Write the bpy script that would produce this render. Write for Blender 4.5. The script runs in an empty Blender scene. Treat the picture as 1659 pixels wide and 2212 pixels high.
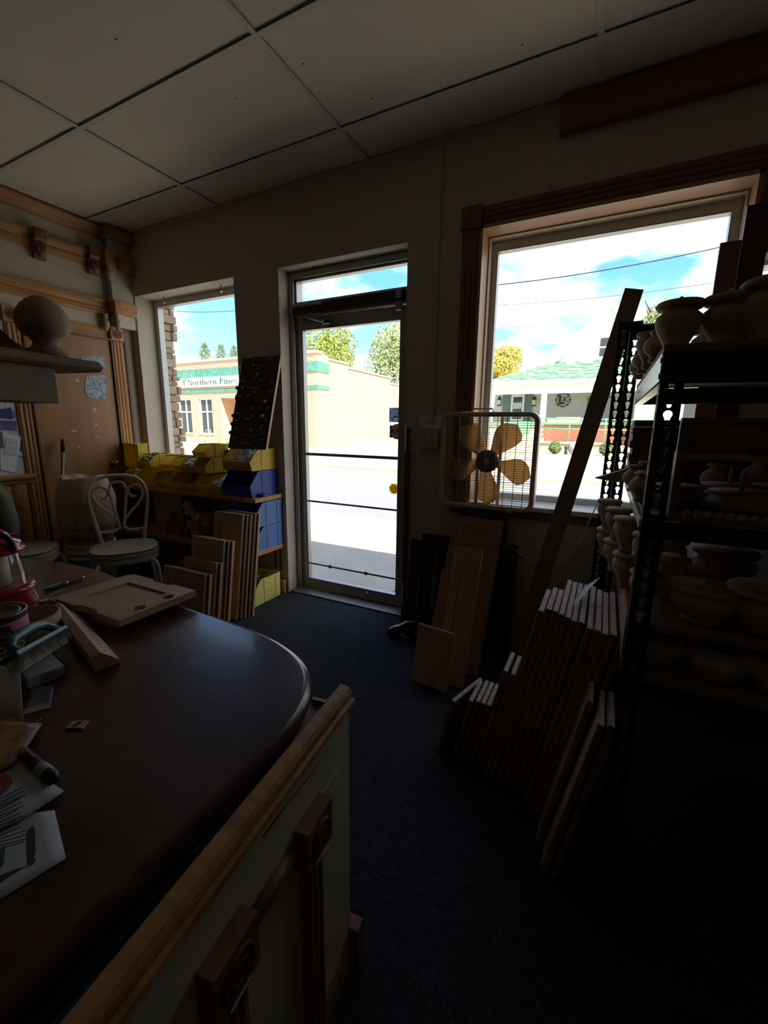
import bpy, bmesh, math, random
from mathutils import Vector, Matrix
random.seed(7)
S = bpy.context.scene
COL = S.collection
PI = math.pi

# ---------------------------------------------------------------- camera
F_PX, PITCH, YAW, ROLL = 922.70, 0.198595, -0.472854, 0.011035      # solved from the vanishing lines, 1659 x 2212
CAM = Vector((0.0, 0.0, 1.29))
c_, s_ = math.cos, math.sin
FW = Vector((s_(YAW)*c_(PITCH), c_(YAW)*c_(PITCH), -s_(PITCH)))
R0 = Vector((c_(YAW), -s_(YAW), 0)); U0 = R0.cross(FW)
RT = R0*c_(ROLL) + U0*s_(ROLL); UP = -R0*s_(ROLL) + U0*c_(ROLL)
cd = bpy.data.cameras.new('camera'); cam = bpy.data.objects.new('camera', cd); COL.objects.link(cam)
cd.sensor_fit = 'HORIZONTAL'; cd.sensor_width = 36; cd.lens = F_PX/1659*36; cd.clip_start = 0.02; cd.clip_end = 500
cam.matrix_world = Matrix(((RT.x, UP.x, -FW.x, CAM.x), (RT.y, UP.y, -FW.y, CAM.y), (RT.z, UP.z, -FW.z, CAM.z), (0, 0, 0, 1)))
S.camera = cam
S.view_settings.view_transform = 'Standard'; S.view_settings.look = 'None'
S.view_settings.gamma = 1; S.view_settings.use_curve_mapping = False
S.view_settings.exposure = 2.35
S.cycles.use_denoising = True
S.cycles.max_bounces = 10; S.cycles.diffuse_bounces = 6; S.cycles.transparent_max_bounces = 24; S.cycles.sample_clamp_indirect = 6.0

# ---------------------------------------------------------------- sky and sun
SKY_STRENGTH, SUN_STRENGTH = 0.62, 4.2
wd = bpy.data.worlds.new('sky'); S.world = wd; wd.use_nodes = True
wt = wd.node_tree; wt.nodes.clear()
def wn(t, **k):
    n = wt.nodes.new(t)
    for a, b in k.items(): setattr(n, a, b)
    return n
def wl(a, b): wt.links.new(a, b)
tc = wn('ShaderNodeTexCoord'); sep = wn('ShaderNodeSeparateXYZ'); wl(tc.outputs['Generated'], sep.inputs[0])
gr = wn('ShaderNodeValToRGB'); wl(sep.outputs['Z'], gr.inputs[0])
el = gr.color_ramp.elements
el[0].position = 0.0; el[0].color = (0.40, 0.63, 0.88, 1); el[1].position = 0.75; el[1].color = (0.05, 0.16, 0.50, 1)
e = el.new(0.28); e.color = (0.125, 0.33, 0.74, 1)
mp = wn('ShaderNodeMapping'); wl(tc.outputs['Generated'], mp.inputs[0]); mp.inputs['Location'].default_value = (9.2, 3.3, 4)
mp.inputs['Rotation'].default_value = (0, 0.20, 0); mp.inputs['Scale'].default_value = (3.0, 3.0, 7.5)
n1 = wn('ShaderNodeTexNoise'); wl(mp.outputs[0], n1.inputs['Vector']); n1.inputs['Scale'].default_value = 1.35
n1.inputs['Detail'].default_value = 9; n1.inputs['Roughness'].default_value = 0.57; n1.inputs['Distortion'].default_value = 0.15
ad = wn('ShaderNodeMath', operation='MULTIPLY_ADD'); wl(sep.outputs['X'], ad.inputs[0]); ad.inputs[1].default_value = 0.20; wl(n1.outputs['Fac'], ad.inputs[2])   # a cloud bank lies to the east
cm = wn('ShaderNodeValToRGB'); wl(ad.outputs[0], cm.inputs[0])
cm.color_ramp.elements[0].position = 0.37; cm.color_ramp.elements[0].color = (0, 0, 0, 1)
cm.color_ramp.elements[1].position = 0.52; cm.color_ramp.elements[1].color = (1, 1, 1, 1)
n2 = wn('ShaderNodeTexNoise'); wl(mp.outputs[0], n2.inputs['Vector']); n2.inputs['Scale'].default_value = 2.4; n2.inputs['Detail'].default_value = 6
cc = wn('ShaderNodeValToRGB'); wl(n2.outputs['Fac'], cc.inputs[0])
cc.color_ramp.elements[0].position = 0.36; cc.color_ramp.elements[0].color = (0.40, 0.46, 0.58, 1)
cc.color_ramp.elements[1].position = 0.62; cc.color_ramp.elements[1].color = (0.84, 0.87, 0.92, 1)
mx = wn('ShaderNodeMix', data_type='RGBA'); wl(cm.outputs[0], mx.inputs['Factor']); wl(gr.outputs[0], mx.inputs['A']); wl(cc.outputs[0], mx.inputs['B'])
bg = wn('ShaderNodeBackground'); wl(mx.outputs['Result'], bg.inputs['Color']); bg.inputs['Strength'].default_value = SKY_STRENGTH
wo = wn('ShaderNodeOutputWorld'); wl(bg.outputs[0], wo.inputs['Surface'])
sd = bpy.data.lights.new('sun_offscreen', 'SUN'); sun = bpy.data.objects.new('sun_offscreen', sd); COL.objects.link(sun)
sd.energy = SUN_STRENGTH; sd.angle = 0.01; sd.color = (1.0, 0.93, 0.82)
sun.rotation_euler = Vector((0.50, -0.32, 0.80)).to_track_quat('Z', 'Y').to_euler(); sun.location = (6, -8, 14)

# ---------------------------------------------------------------- pixel helpers (a pixel gives a direction; a plane gives the distance)
def ray(px, py): return FW + RT*((px - 829.5)/F_PX) - UP*((py - 1106)/F_PX)
def PY(px, py, y): d = ray(px, py); return CAM + d*(y/d.y)
def PX(px, py, x): d = ray(px, py); return CAM + d*(x/d.x)
def PZ(px, py, z): d = ray(px, py); return CAM + d*((z - CAM.z)/d.z)
def PD(px, py, k): return CAM + ray(px, py)*k
def PP(px, py, p0, n): d = ray(px, py); return CAM + d*((Vector(p0) - CAM).dot(n)/d.dot(n))

# ---------------------------------------------------------------- materials
MATS = {}
def mat(name, color=(.5, .5, .5), rough=.5, metal=0, spec=.5, c2=None, scale=8, axis=None, stretch=14, bump=0, bscale=None, detail=4,
        trans=0, coat=0, emis=None, subs=0, contrast=(.35, .68), alpha=1, ior=1.45):
    if name in MATS: return MATS[name]
    m = bpy.data.materials.new(name); m.use_nodes = True; MATS[name] = m
    nt = m.node_tree; b = nt.nodes['Principled BSDF']; L = nt.links.new
    b.inputs['Base Color'].default_value = (*color, 1); b.inputs['Roughness'].default_value = rough
    b.inputs['Metallic'].default_value = metal; b.inputs['Specular IOR Level'].default_value = spec; b.inputs['IOR'].default_value = ior
    if coat: b.inputs['Coat Weight'].default_value = coat; b.inputs['Coat Roughness'].default_value = .12
    if trans: b.inputs['Transmission Weight'].default_value = trans
    if subs: b.inputs['Subsurface Weight'].default_value = subs
    if alpha < 1: b.inputs['Alpha'].default_value = alpha
    if emis: b.inputs['Emission Color'].default_value = (*emis[0], 1); b.inputs['Emission Strength'].default_value = emis[1]
    if c2 or bump:
        t = nt.nodes.new('ShaderNodeTexCoord'); mp = nt.nodes.new('ShaderNodeMapping'); L(t.outputs['Object'], mp.inputs[0])
        sc = [scale]*3
        if axis is not None: sc = [scale*stretch]*3; sc['xyz'.index(axis)] = scale
        mp.inputs['Scale'].default_value = sc
        n = nt.nodes.new('ShaderNodeTexNoise'); L(mp.outputs[0], n.inputs['Vector']); n.inputs['Scale'].default_value = 1; n.inputs['Detail'].default_value = detail
        n.inputs['Roughness'].default_value = .6; n.inputs['Distortion'].default_value = .6 if axis else .1
        if c2:
            r = nt.nodes.new('ShaderNodeValToRGB'); L(n.outputs['Fac'], r.inputs[0])
            r.color_ramp.elements[0].position = contrast[0]; r.color_ramp.elements[0].color = (*color, 1)
            r.color_ramp.elements[1].position = contrast[1]; r.color_ramp.elements[1].color = (*c2, 1)
            L(r.outputs[0], b.inputs['Base Color'])
        if bump:
            src = n
            if bscale:
                src = nt.nodes.new('ShaderNodeTexNoise'); L(t.outputs['Object'], src.inputs['Vector']); src.inputs['Scale'].default_value = bscale; src.inputs['Detail'].default_value = 3
            bp = nt.nodes.new('ShaderNodeBump'); L(src.outputs['Fac'], bp.inputs['Height']); bp.inputs['Strength'].default_value = bump; bp.inputs['Distance'].default_value = .004
            L(bp.outputs[0], b.inputs['Normal'])
    return m
def glass(name, tint=(.97, .985, .98), refl=.07):
    m = bpy.data.materials.new(name); m.use_nodes = True; MATS[name] = m
    nt = m.node_tree; nt.nodes.clear(); L = nt.links.new
    o = nt.nodes.new('ShaderNodeOutputMaterial'); mx = nt.nodes.new('ShaderNodeMixShader')
    t = nt.nodes.new('ShaderNodeBsdfTransparent'); t.inputs[0].default_value = (*tint, 1)
    g = nt.nodes.new('ShaderNodeBsdfGlossy'); g.inputs['Roughness'].default_value = .02
    mx.inputs[0].default_value = refl; L(t.outputs[0], mx.inputs[1]); L(g.outputs[0], mx.inputs[2]); L(mx.outputs[0], o.inputs['Surface'])
    return m
def translucent(m, col, f):
    nt = m.node_tree; bs = nt.nodes['Principled BSDF']; tl = nt.nodes.new('ShaderNodeBsdfTranslucent'); tl.inputs[0].default_value = (*col, 1); mx = nt.nodes.new('ShaderNodeMixShader'); mx.inputs[0].default_value = f
    nt.links.new(bs.outputs[0], mx.inputs[1]); nt.links.new(tl.outputs[0], mx.inputs[2]); nt.links.new(mx.outputs[0], nt.nodes['Material Output'].inputs['Surface']); return m
def wood(name, a, b, axis='z', scale=1.6, stretch=18, rough=.5, coat=0, bump=.12):
    return mat(name, a, rough, c2=b, axis=axis, scale=scale, stretch=stretch, coat=coat, bump=bump, detail=5, contrast=(.3, .72))
def W3(name, a, b, **k): return {ax: wood(f'{name}_{ax}', a, b, axis=ax, **k) for ax in 'xyz'}

# ---------------------------------------------------------------- mesh helpers
def frame(o, x, y=None, z=None):
    x = Vector(x).normalized()
    if y is not None:
        y = Vector(y); y = (y - x*y.dot(x)).normalized(); z = x.cross(y)
    else:
        z = Vector(z); z = (z - x*z.dot(x)).normalized(); y = z.cross(x)
    o = Vector(o)
    return Matrix(((x.x, y.x, z.x, o.x), (x.y, y.y, z.y, o.y), (x.z, y.z, z.z, o.z), (0, 0, 0, 1)))
def cols(o, x, y, z):                          # explicit axes, mirror allowed
    o, x, y, z = (Vector(v) for v in (o, x, y, z))
    return Matrix(((x.x, y.x, z.x, o.x), (x.y, y.y, z.y, o.y), (x.z, y.z, z.z, o.z), (0, 0, 0, 1)))
def TR(x=0, y=0, z=0): return Matrix.Translation((x, y, z))
def RZ(a): return Matrix.Rotation(a, 4, 'Z')
def RX(a): return Matrix.Rotation(a, 4, 'X')
def RY(a): return Matrix.Rotation(a, 4, 'Y')
class MB:
    def __init__(s): s.v = []; s.f = []; s.s = []
    def add(s, vs, fs, smooth=False, M=None):
        n = len(s.v)
        for p in vs:
            p = Vector(p); s.v.append(M @ p if M is not None else p)
        for f in fs: s.f.append([n + i for i in f]); s.s.append(smooth)
        return s
    def box(s, x0, x1, y0, y1, z0, z1, M=None):
        v = [(x, y, z) for z in (z0, z1) for y in (y0, y1) for x in (x0, x1)]
        return s.add(v, [(0, 2, 3, 1), (4, 5, 7, 6), (0, 1, 5, 4), (2, 6, 7, 3), (0, 4, 6, 2), (1, 3, 7, 5)], False, M)
    def prism(s, poly, z0, z1, M=None, smooth=False):
        n = len(poly)
        v = [(x, y, z0) for x, y in poly] + [(x, y, z1) for x, y in poly]
        s.add(v, [tuple(range(n-1, -1, -1)), tuple(range(n, 2*n))], False, M)
        return s.add(v, [(i, (i+1) % n, n+(i+1) % n, n+i) for i in range(n)], smooth, M)
    def lathe(s, prof, n=24, M=None, smooth=True):
        v = []; fs = []; rows = []
        for r, z in prof:
            if r < 1e-5: rows.append([len(v)]); v.append((0, 0, z))
            else:
                rows.append(list(range(len(v), len(v)+n)))
                v += [(r*c_(2*PI*i/n), r*s_(2*PI*i/n), z) for i in range(n)]
        for a, b in zip(rows, rows[1:]):
            for i in range(n):
                j = (i+1) % n
                if len(a) == 1 and len(b) == 1: continue
                if len(a) == 1: fs.append((a[0], b[j], b[i]))
                elif len(b) == 1: fs.append((a[i], a[j], b[0]))
                else: fs.append((a[i], a[j], b[j], b[i]))
        return s.add(v, fs, smooth, M)
    def tube(s, pts, r, n=8, closed=False, M=None, caps=True):
        pts = [Vector(p) for p in pts]; m = len(pts); v = []; fs = []; prev = None
        rr = r if isinstance(r, (list, tuple)) else [r]*m
        for i, p in enumerate(pts):
            a = pts[i-1] if (i or closed) else p; b = pts[(i+1) % m] if (i < m-1 or closed) else p
            t = (b - a)
            t = t.normalized() if t.length > 1e-9 else Vector((0, 0, 1))
            if prev is None: nx = t.orthogonal().normalized()
            else:
                nx = prev - t*prev.dot(t); nx = nx.normalized() if nx.length > 1e-6 else t.orthogonal().normalized()
            prev = nx; ny = t.cross(nx)
            for k in range(n): v.append(p + (nx*c_(2*PI*k/n) + ny*s_(2*PI*k/n))*rr[i])
        for i in range(m if closed else m-1):
            for k in range(n):
                a = i*n + k; b = i*n + (k+1) % n; c = ((i+1) % m)*n + (k+1) % n; d = ((i+1) % m)*n + k
                fs.append((a, b, c, d))
        s.add(v, fs, True, M)
        if caps and not closed: s.add(v[:n] + v[-n:], [tuple(range(n-1, -1, -1)), tuple(range(n, 2*n))], False, M)
        return s
    def sphere(s, c, r, n=10, M=None, sc=(1, 1, 1)):
        pr = [(r*s_(PI*i/n), -r*c_(PI*i/n)) for i in range(n+1)]
        T = Matrix.Translation(c) @ Matrix.Diagonal((*sc, 1))
        return s.lathe(pr, n+2, (M @ T) if M is not None else T)
    def grid(s, P, smooth=True, M=None):      # P[i][j] points
        n, m = len(P), len(P[0])
        return s.add([p for r in P for p in r], [(i*m+j, i*m+j+1, (i+1)*m+j+1, (i+1)*m+j) for i in range(n-1) for j in range(m-1)], smooth, M)
def mesh_of(mb, name, m):
    me = bpy.data.meshes.new(name); me.from_pydata([tuple(v) for v in mb.v], [], mb.f)
    for p, sm in zip(me.polygons, mb.s): p.use_smooth = sm
    me.materials.append(m)
    return me
def fix_normals(me):
    b = bmesh.new(); b.from_mesh(me); bmesh.ops.remove_doubles(b, verts=b.verts, dist=1e-6); bmesh.ops.recalc_face_normals(b, faces=b.faces); b.to_mesh(me); b.free()
def root_matrix(o): return Matrix.Translation(o.location) @ o.rotation_euler.to_matrix().to_4x4()
def full_matrix(o):
    return (full_matrix(o.parent) @ root_matrix(o)) if o.parent else root_matrix(o)
def tag(o, label=None, cat=None, group=None, kind=None):
    if label: o['label'] = label
    if cat: o['category'] = cat
    if group: o['group'] = group
    if kind: o['kind'] = kind
    return o
def thing(name, label, cat, loc=(0, 0, 0), rz=0, group=None, kind=None):
    o = bpy.data.objects.new(name, None); COL.objects.link(o); o.empty_display_size = .05
    o.location = loc; o.rotation_euler = (0, 0, rz)
    return tag(o, label, cat, group, kind)
def part(mb, name, m, parent, world=False, bevel=0, label=None, solid=0, fix=True, seg=2, kind=None):
    if world:
        I = full_matrix(parent).inverted(); mb.v = [I @ Vector(v) for v in mb.v]
    me = mesh_of(mb, name, m)
    if fix: fix_normals(me)
    o = bpy.data.objects.new(name, me); COL.objects.link(o); o.parent = parent
    if label: o['label'] = label
    if kind: o['kind'] = kind
    mods(o, bevel, solid, seg)
    return o
def mods(o, bevel, solid, seg=2):
    if solid:
        q = o.modifiers.new('thickness', 'SOLIDIFY'); q.thickness = solid; q.offset = 0
    if bevel:
        q = o.modifiers.new('bevel', 'BEVEL'); q.width = bevel; q.segments = seg; q.limit_method = 'ANGLE'; q.angle_limit = .6
def solo(mb, name, m, label=None, cat=None, group=None, kind=None, bevel=0, solid=0, fix=True, seg=2):
    vs = [Vector(v) for v in mb.v]
    lo = [min(v[i] for v in vs) for i in range(3)]; hi = [max(v[i] for v in vs) for i in range(3)]
    o0 = Vector(((lo[0]+hi[0])/2, (lo[1]+hi[1])/2, lo[2])); mb.v = [v - o0 for v in vs]
    me = mesh_of(mb, name, m)
    if fix: fix_normals(me)
    o = bpy.data.objects.new(name, me); COL.objects.link(o); o.location = o0
    mods(o, bevel, solid, seg)
    return tag(o, label, cat, group, kind)
def share(src, parent, M, name=None):         # another piece with the same mesh
    o = bpy.data.objects.new(name or src.name.split('.')[0], src.data); COL.objects.link(o); o.parent = parent; o.matrix_basis = M
    return o
def smooth_open(pts, n=5):
    P = [Vector(p) for p in pts]; res = []
    for i in range(len(P)-1):
        a, b, c, d = P[max(i-1, 0)], P[i], P[i+1], P[min(i+2, len(P)-1)]
        for k in range(n):
            t = k/n; res.append(.5*((2*b) + (c-a)*t + (2*a-5*b+4*c-d)*t*t + (3*b-a-3*c+d)*t**3))
    return res + [P[-1]]
def copy_tree(o, parent=None):
    c = o.copy(); COL.objects.link(c); c.parent = parent
    for ch in list(o.children): copy_tree(ch, c)
    return c
def lettering(txt, size, m, parent, M, name='lettering', ext=.0006, align='CENTER', world=True, sx=1, shear=0, bold=0):
    cu = bpy.data.curves.new('txt', 'FONT'); cu.body = txt; cu.size = size; cu.align_x = align; cu.align_y = 'CENTER'; cu.extrude = ext; cu.resolution_u = 2; cu.shear = shear; cu.offset = bold
    t = bpy.data.objects.new('txt', cu); COL.objects.link(t); bpy.context.view_layer.update()
    me = bpy.data.meshes.new_from_object(t.evaluated_get(bpy.context.evaluated_depsgraph_get())); bpy.data.objects.remove(t)
    me.name = name; me.materials.clear(); me.materials.append(m)
    T = M @ Matrix.Diagonal((sx, 1, 1, 1))
    if world: T = full_matrix(parent).inverted() @ T
    me.transform(T)
    o = bpy.data.objects.new(name, me); COL.objects.link(o); o.parent = parent
    return o
def ribbon_poly(pts, w):                      # 2-D stroke of constant width as a polygon
    P = [Vector(p) for p in pts]; Lf = []; Rg = []
    for i, p in enumerate(P):
        t = (P[min(i+1, len(P)-1)] - P[max(i-1, 0)]).normalized(); n = Vector((-t.y, t.x))*w/2
        Lf.append(p + n); Rg.append(p - n)
    return [tuple(q) for q in Lf + Rg[::-1]]
# ================================================================ palette
PAINT = mat('wall_paint', (.54, .475, .38), .85, c2=(.49, .43, .34), scale=1.2, bump=.15, bscale=160)
PAINT_W = PAINT
CEIL = mat('ceiling_tile', (.66, .60, .49), .95, c2=(.61, .55, .445), scale=1.1, bump=.35, bscale=420)
TEE = mat('ceiling_tee', (.52, .48, .41), .6)
CARPET = mat('carpet', (.017, .018, .0205), .98, c2=(.056, .058, .063), scale=95, bump=.9, spec=.1, contrast=(.3, .75))
OAK = W3('oak', (.29, .125, .036), (.53, .27, .09))
OAKD = W3('oak_dark', (.13, .055, .022), (.24, .105, .042))
CHERRY = W3('cherry_trim', (.15, .062, .035), (.24, .105, .06), rough=.45)
MAPLE = W3('maple', (.40, .235, .125), (.54, .345, .20))
MAPLED = W3('maple_worn', (.27, .15, .075), (.38, .225, .12))
ENDG = mat('end_grain', (.78, .65, .53), .8, c2=(.54, .42, .32), scale=50, bump=.2)
WALNUT = wood('table_walnut', (.032, .010, .006), (.075, .024, .014), axis='x', scale=2.2, stretch=10, rough=.34, coat=.45, bump=.03)
def scratches(m, col):
    nt = m.node_tree; b = nt.nodes['Principled BSDF']; L = nt.links.new; src = b.inputs['Base Color'].links[0].from_socket; prev = src
    t = nt.nodes.new('ShaderNodeTexCoord')
    for k, (rot, sc) in enumerate(((.5, (2.5, 160, 1)), (-.35, (3.5, 210, 1)), (1.3, (3, 190, 1)))):
        mp = nt.nodes.new('ShaderNodeMapping'); L(t.outputs['Object'], mp.inputs[0]); mp.inputs['Rotation'].default_value = (0, 0, rot); mp.inputs['Scale'].default_value = sc
        n = nt.nodes.new('ShaderNodeTexNoise'); L(mp.outputs[0], n.inputs['Vector']); n.inputs['Scale'].default_value = 1; n.inputs['Detail'].default_value = 1; n.inputs['Distortion'].default_value = .5
        r = nt.nodes.new('ShaderNodeValToRGB'); L(n.outputs['Fac'], r.inputs[0]); r.color_ramp.elements[0].position = .77; r.color_ramp.elements[0].color = (0, 0, 0, 1); r.color_ramp.elements[1].position = .80; r.color_ramp.elements[1].color = (.7, .7, .7, 1)
        x = nt.nodes.new('ShaderNodeMix'); x.data_type = 'RGBA'; L(r.outputs[0], x.inputs['Factor']); L(prev, x.inputs['A']); x.inputs['B'].default_value = (*col, 1); prev = x.outputs['Result']
    L(prev, b.inputs['Base Color'])
scratches(WALNUT, (.16, .12, .10))
BEADW = mat('bead_wood', (.045, .018, .010), .4)
PLYD = W3('brown_ply', (.16, .085, .038), (.23, .13, .06))
CHAR = mat('dark_stain', (.022, .010, .007), .5)
BEECH = W3('turned_wood', (.34, .235, .15), (.45, .33, .225), rough=.65)
ALU = mat('aluminium', (.36, .35, .33), .42, metal=.85)
ALUW = mat('white_frame', (.66, .66, .64), .5, metal=.15)
STEELD = mat('rack_steel', (.022, .026, .025), .5, metal=.5)
GALV = mat('galvanised', (.42, .47, .46), .3, metal=.9, c2=(.55, .58, .55), scale=12)
BLACK = mat('black_plastic', (.012, .012, .014), .35)
GLASS = glass('window_glass')
YEL = mat('yellow_plastic', (.72, .54, .04), .42)
translucent(YEL, (.85, .58, .03), .35)
YELS = mat('pale_yellow_plastic', (.72, .62, .16), .5)
BLU = mat('blue_plastic', (.035, .085, .42), .4)
LBLU = mat('light_blue_plastic', (.12, .26, .60), .45)
translucent(LBLU, (.10, .28, .75), .3); translucent(BLU, (.03, .10, .6), .25)
CREAM = mat('cream_enamel', (.60, .54, .42), .4)
CREAMP = mat('cream_panel', (.62, .57, .42), .7, c2=(.57, .52, .38), scale=4)
VINYL = mat('seat_vinyl', (.40, .36, .29), .45, c2=(.33, .29, .23), scale=14, bump=.1)
WHITEP = mat('paper_white', (.74, .76, .80), .8)
INK = mat('ink', (.02, .02, .03), .7)

# ================================================================ the setting
W = 2.485; WT = .22; ZC = 2.80; ZH = 2.338; XL = -3.73; XR = 1.75; YB = -4.6
def struct(mb, name, m, parent=None, **k):
    if parent: return part(mb, name, m, parent, **k)
    return solo(mb, name, m, kind='structure', **k)
fl = struct(MB().box(XL-.2, XR+.2, YB-.2, W+WT, -.12, 0), 'floor', CARPET)
ce = struct(MB().box(XL-.2, XR+.2, YB-.2, W, ZC+.03, ZC+.12), 'ceiling', CEIL)
gx = [-1.394 + 1.218*k for k in range(-3, 4)]; gy = [2.176 - .609*k for k in range(0, 12)]
xs = [XL] + [g for g in gx if XL+.05 < g < XR-.05] + [XR]; ys = [W] + [g for g in gy if g > YB+.05] + [YB]
tiles = {}
for i in range(len(xs)-1):
    for j in range(len(ys)-1):
        w, h = xs[i+1]-xs[i]-.012, ys[j]-ys[j+1]-.012; key = (round(w, 3), round(h, 3)); loc = TR((xs[i]+xs[i+1])/2, (ys[j]+ys[j+1])/2, ZC+.007)
        if key not in tiles:
            o = part(MB().box(-w/2, w/2, -h/2, h/2, 0, .014), 'ceiling_tile', CEIL, ce, bevel=.002); tiles[key] = o
            o.matrix_basis = Matrix.Translation(-ce.location) @ loc
        else: share(tiles[key], ce, Matrix.Translation(-ce.location) @ loc)
for x in xs[1:-1]: part(MB().box(x-.012, x+.012, YB, W, ZC-.001, ZC+.002), 'tee_bar', TEE, ce, world=True)
for y in ys[1:-1]: part(MB().box(XL, XR, y-.012, y+.012, ZC-.002, ZC+.001), 'tee_bar', TEE, ce, world=True)
part(MB().box(XL, XR, W-.022, W, ZC-.002, ZC+.001), 'wall_angle', TEE, ce, world=True)
for (a, b) in ((250, 85), (655, 138), (1128, 97), (510, 212), (803, 213)):    # small fly spots and nail heads
    p = PZ(a, b, ZC+.0065); part(MB().lathe([(0, -.0008), (.004, -.0005), (.004, .001)], 8, Matrix.Translation(p)), 'spot', CHAR, ce, world=True)

# front wall with its openings
LWX0, LWX1 = -3.655, -2.512; DX0, DX1 = -2.107, -1.132; BX0, BX1 = -.709, .468; ZS = .855
SX0, SX1, SZ0, SZ1 = .512, 1.1, 1.75, 2.02
ZTOP = 3.0
wf = MB()
def seg(x0, x1, z0, z1): wf.box(x0, x1, W, W+WT, z0, z1)
seg(XL-.2, LWX0, -.12, ZTOP); seg(LWX0, LWX1, -.12, .70); seg(LWX0, LWX1, ZH, ZTOP); seg(LWX1, DX0, -.12, ZTOP); seg(DX0, DX1, ZH, ZTOP)
seg(DX1, BX0, -.12, ZTOP); seg(BX0, BX1, -.12, ZS-.03); seg(BX0, BX1, ZH, ZTOP); seg(BX1, SX0, -.12, ZTOP); seg(SX0, SX1, -.12, SZ0); seg(SX0, SX1, SZ1, ZTOP); seg(SX1, XR+.2, -.12, ZTOP)
wall_front = struct(wf, 'wall_front', PAINT, fix=False)
struct(MB().box(XL-.2, XL, YB, W, 0, ZC+.1), 'wall_left', PAINT)
struct(MB().box(XR, XR+.2, YB, W, 0, ZC+.1), 'wall_right', PAINT)
struct(MB().box(XL-.2, XR+.2, YB-.2, YB, 0, ZC+.1), 'wall_back', PAINT)
# painted reveals
def reveal(x0, x1, z0, z1, name, depth=WT, bottom=True):
    t = .004; m = MB(); m.box(x0, x0+t, W+.001, W+depth, z0, z1); m.box(x1-t, x1, W+.001, W+depth, z0, z1); m.box(x0, x1, W+.001, W+depth, z1-t, z1)
    if bottom: m.box(x0, x1, W+.001, W+depth, z0, z0+t)
    return struct(m, name, PAINT_W)
reveal(LWX0, LWX1, .70, ZH, 'trim_1'); reveal(DX0, DX1, 0, ZH, 'trim_2', depth=.14, bottom=False)
struct(MB().box(DX1, DX1+.006, W+.0, W+.001, 0, .1), 'trim_3', PAINT)

# left window
w1 = thing('window_1', None, None, ((LWX0+LWX1)/2, W+.2, .70), kind='structure')
y0, y1 = W+.17, W+.215; fw_ = .035
m = MB(); m.box(LWX0+.004, LWX0+.05, y0, y1, .75, ZH-.05); m.box(LWX1-.05, LWX1-.004, y0, y1, .75, ZH-.05); m.box(LWX0+.004, LWX1-.004, y0, y1, ZH-.05, ZH-.004); m.box(LWX0+.004, LWX1-.004, y0, y1, .704, .75)
part(m, 'window_frame', ALUW, w1, world=True, fix=False)
m = MB(); m.box(LWX0+.05, LWX0+.056, y0-.004, y1+.002, .75, ZH-.056); m.box(LWX0+.05, LWX1-.05, y0-.004, y1+.002, ZH-.056, ZH-.05)
part(m, 'glazing_bead', ALU, w1, world=True)
part(MB().box(LWX0+.05, LWX1-.05, W+.195, W+.199, .75, ZH-.05), 'pane', GLASS, w1, world=True)
# hooks under the header
for (a, b) in ((353, 640), (477, 614)):
    p = PZ(a, b, ZH-.006); h = thing('ceiling_hook', 'small metal hook screwed into the left window header', 'hook', p - Vector((0, 0, .05)), group='hooks in the left window header')
    part(MB().lathe([(0, 0), (.014, 0), (.014, .005), (.006, .006), (.006, .05)], 12, TR(0, 0, -.003) @ Matrix.Scale(1, 4)), 'base', ALU, h).location = (0, 0, 0)
    part(MB().tube([(0, 0, .02), (.004, -.004, .005), (.012, -.01, -.004), (.022, -.018, -.004), (.028, -.022, .006)], .0025, 6), 'hook', ALU, h)

# big window
w2 = thing('window_2', None, None, ((BX0+BX1)/2, W+.2, ZS), kind='structure')
y0, y1 = W+.17, W+.215
m = MB(); m.box(BX0+.018, BX0+.055, y0, y1, ZS+.04, ZH-.07); m.box(BX1-.06, BX1-.018, y0, y1, ZS+.04, ZH-.07); m.box(BX0+.018, BX1-.018, y0, y1, ZH-.07, ZH-.018); m.box(BX0+.018, BX1-.018, y0, y1, ZS, ZS+.04)
part(m, 'window_frame', ALUW, w2, world=True, fix=False)
m = MB(); m.box(BX0+.055, BX0+.06, y0-.004, y1, ZS+.04, ZH-.076); m.box(BX1-.065, BX1-.06, y0-.004, y1, ZS+.04, ZH-.076); m.box(BX0+.055, BX1-.06, y0-.004, y1, ZH-.076, ZH-.07)
part(m, 'glazing_bead', ALU, w2, world=True)
part(MB().box(BX0+.055, BX1-.06, W+.195, W+.199, ZS+.04, ZH-.07), 'pane', GLASS, w2, world=True)
PINE = W3('jamb_wood', (.36, .20, .10), (.46, .27, .15), rough=.4)
part(MB().box(BX0, BX0+.018, W-.018, W+.17, ZS, ZH), 'jamb', PINE['z'], w2, world=True)
part(MB().box(BX1-.018, BX1, W-.018, W+.17, ZS, ZH), 'jamb', PINE['z'], w2, world=True)
part(MB().box(BX0, BX1, W-.018, W+.17, ZH-.018, ZH), 'head_jamb', PINE['x'], w2, world=True)
STOP = W3('pale_stop', (.42, .33, .22), (.5, .4, .28))
part(MB().box(BX0+.018, BX1-.018, W+.105, W+.17, ZH-.026, ZH-.018), 'stop', STOP['x'], w2, world=True)
part(MB().box(BX0+.018, BX0+.026, W+.105, W+.17, ZS, ZH-.026), 'stop', STOP['z'], w2, world=True)
part(MB().box(BX1-.026, BX1-.018, W+.105, W+.17, ZS, ZH-.026), 'stop', STOP['z'], w2, world=True)
SILLM = mat('sill_stone', (.56, .54, .50), .5, c2=(.48, .46, .43), scale=20)
part(MB().box(BX0-.0, BX1, W-.03, W+.17, ZS-.028, ZS), 'sill', SILLM, w2, world=True, bevel=.004)
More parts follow.
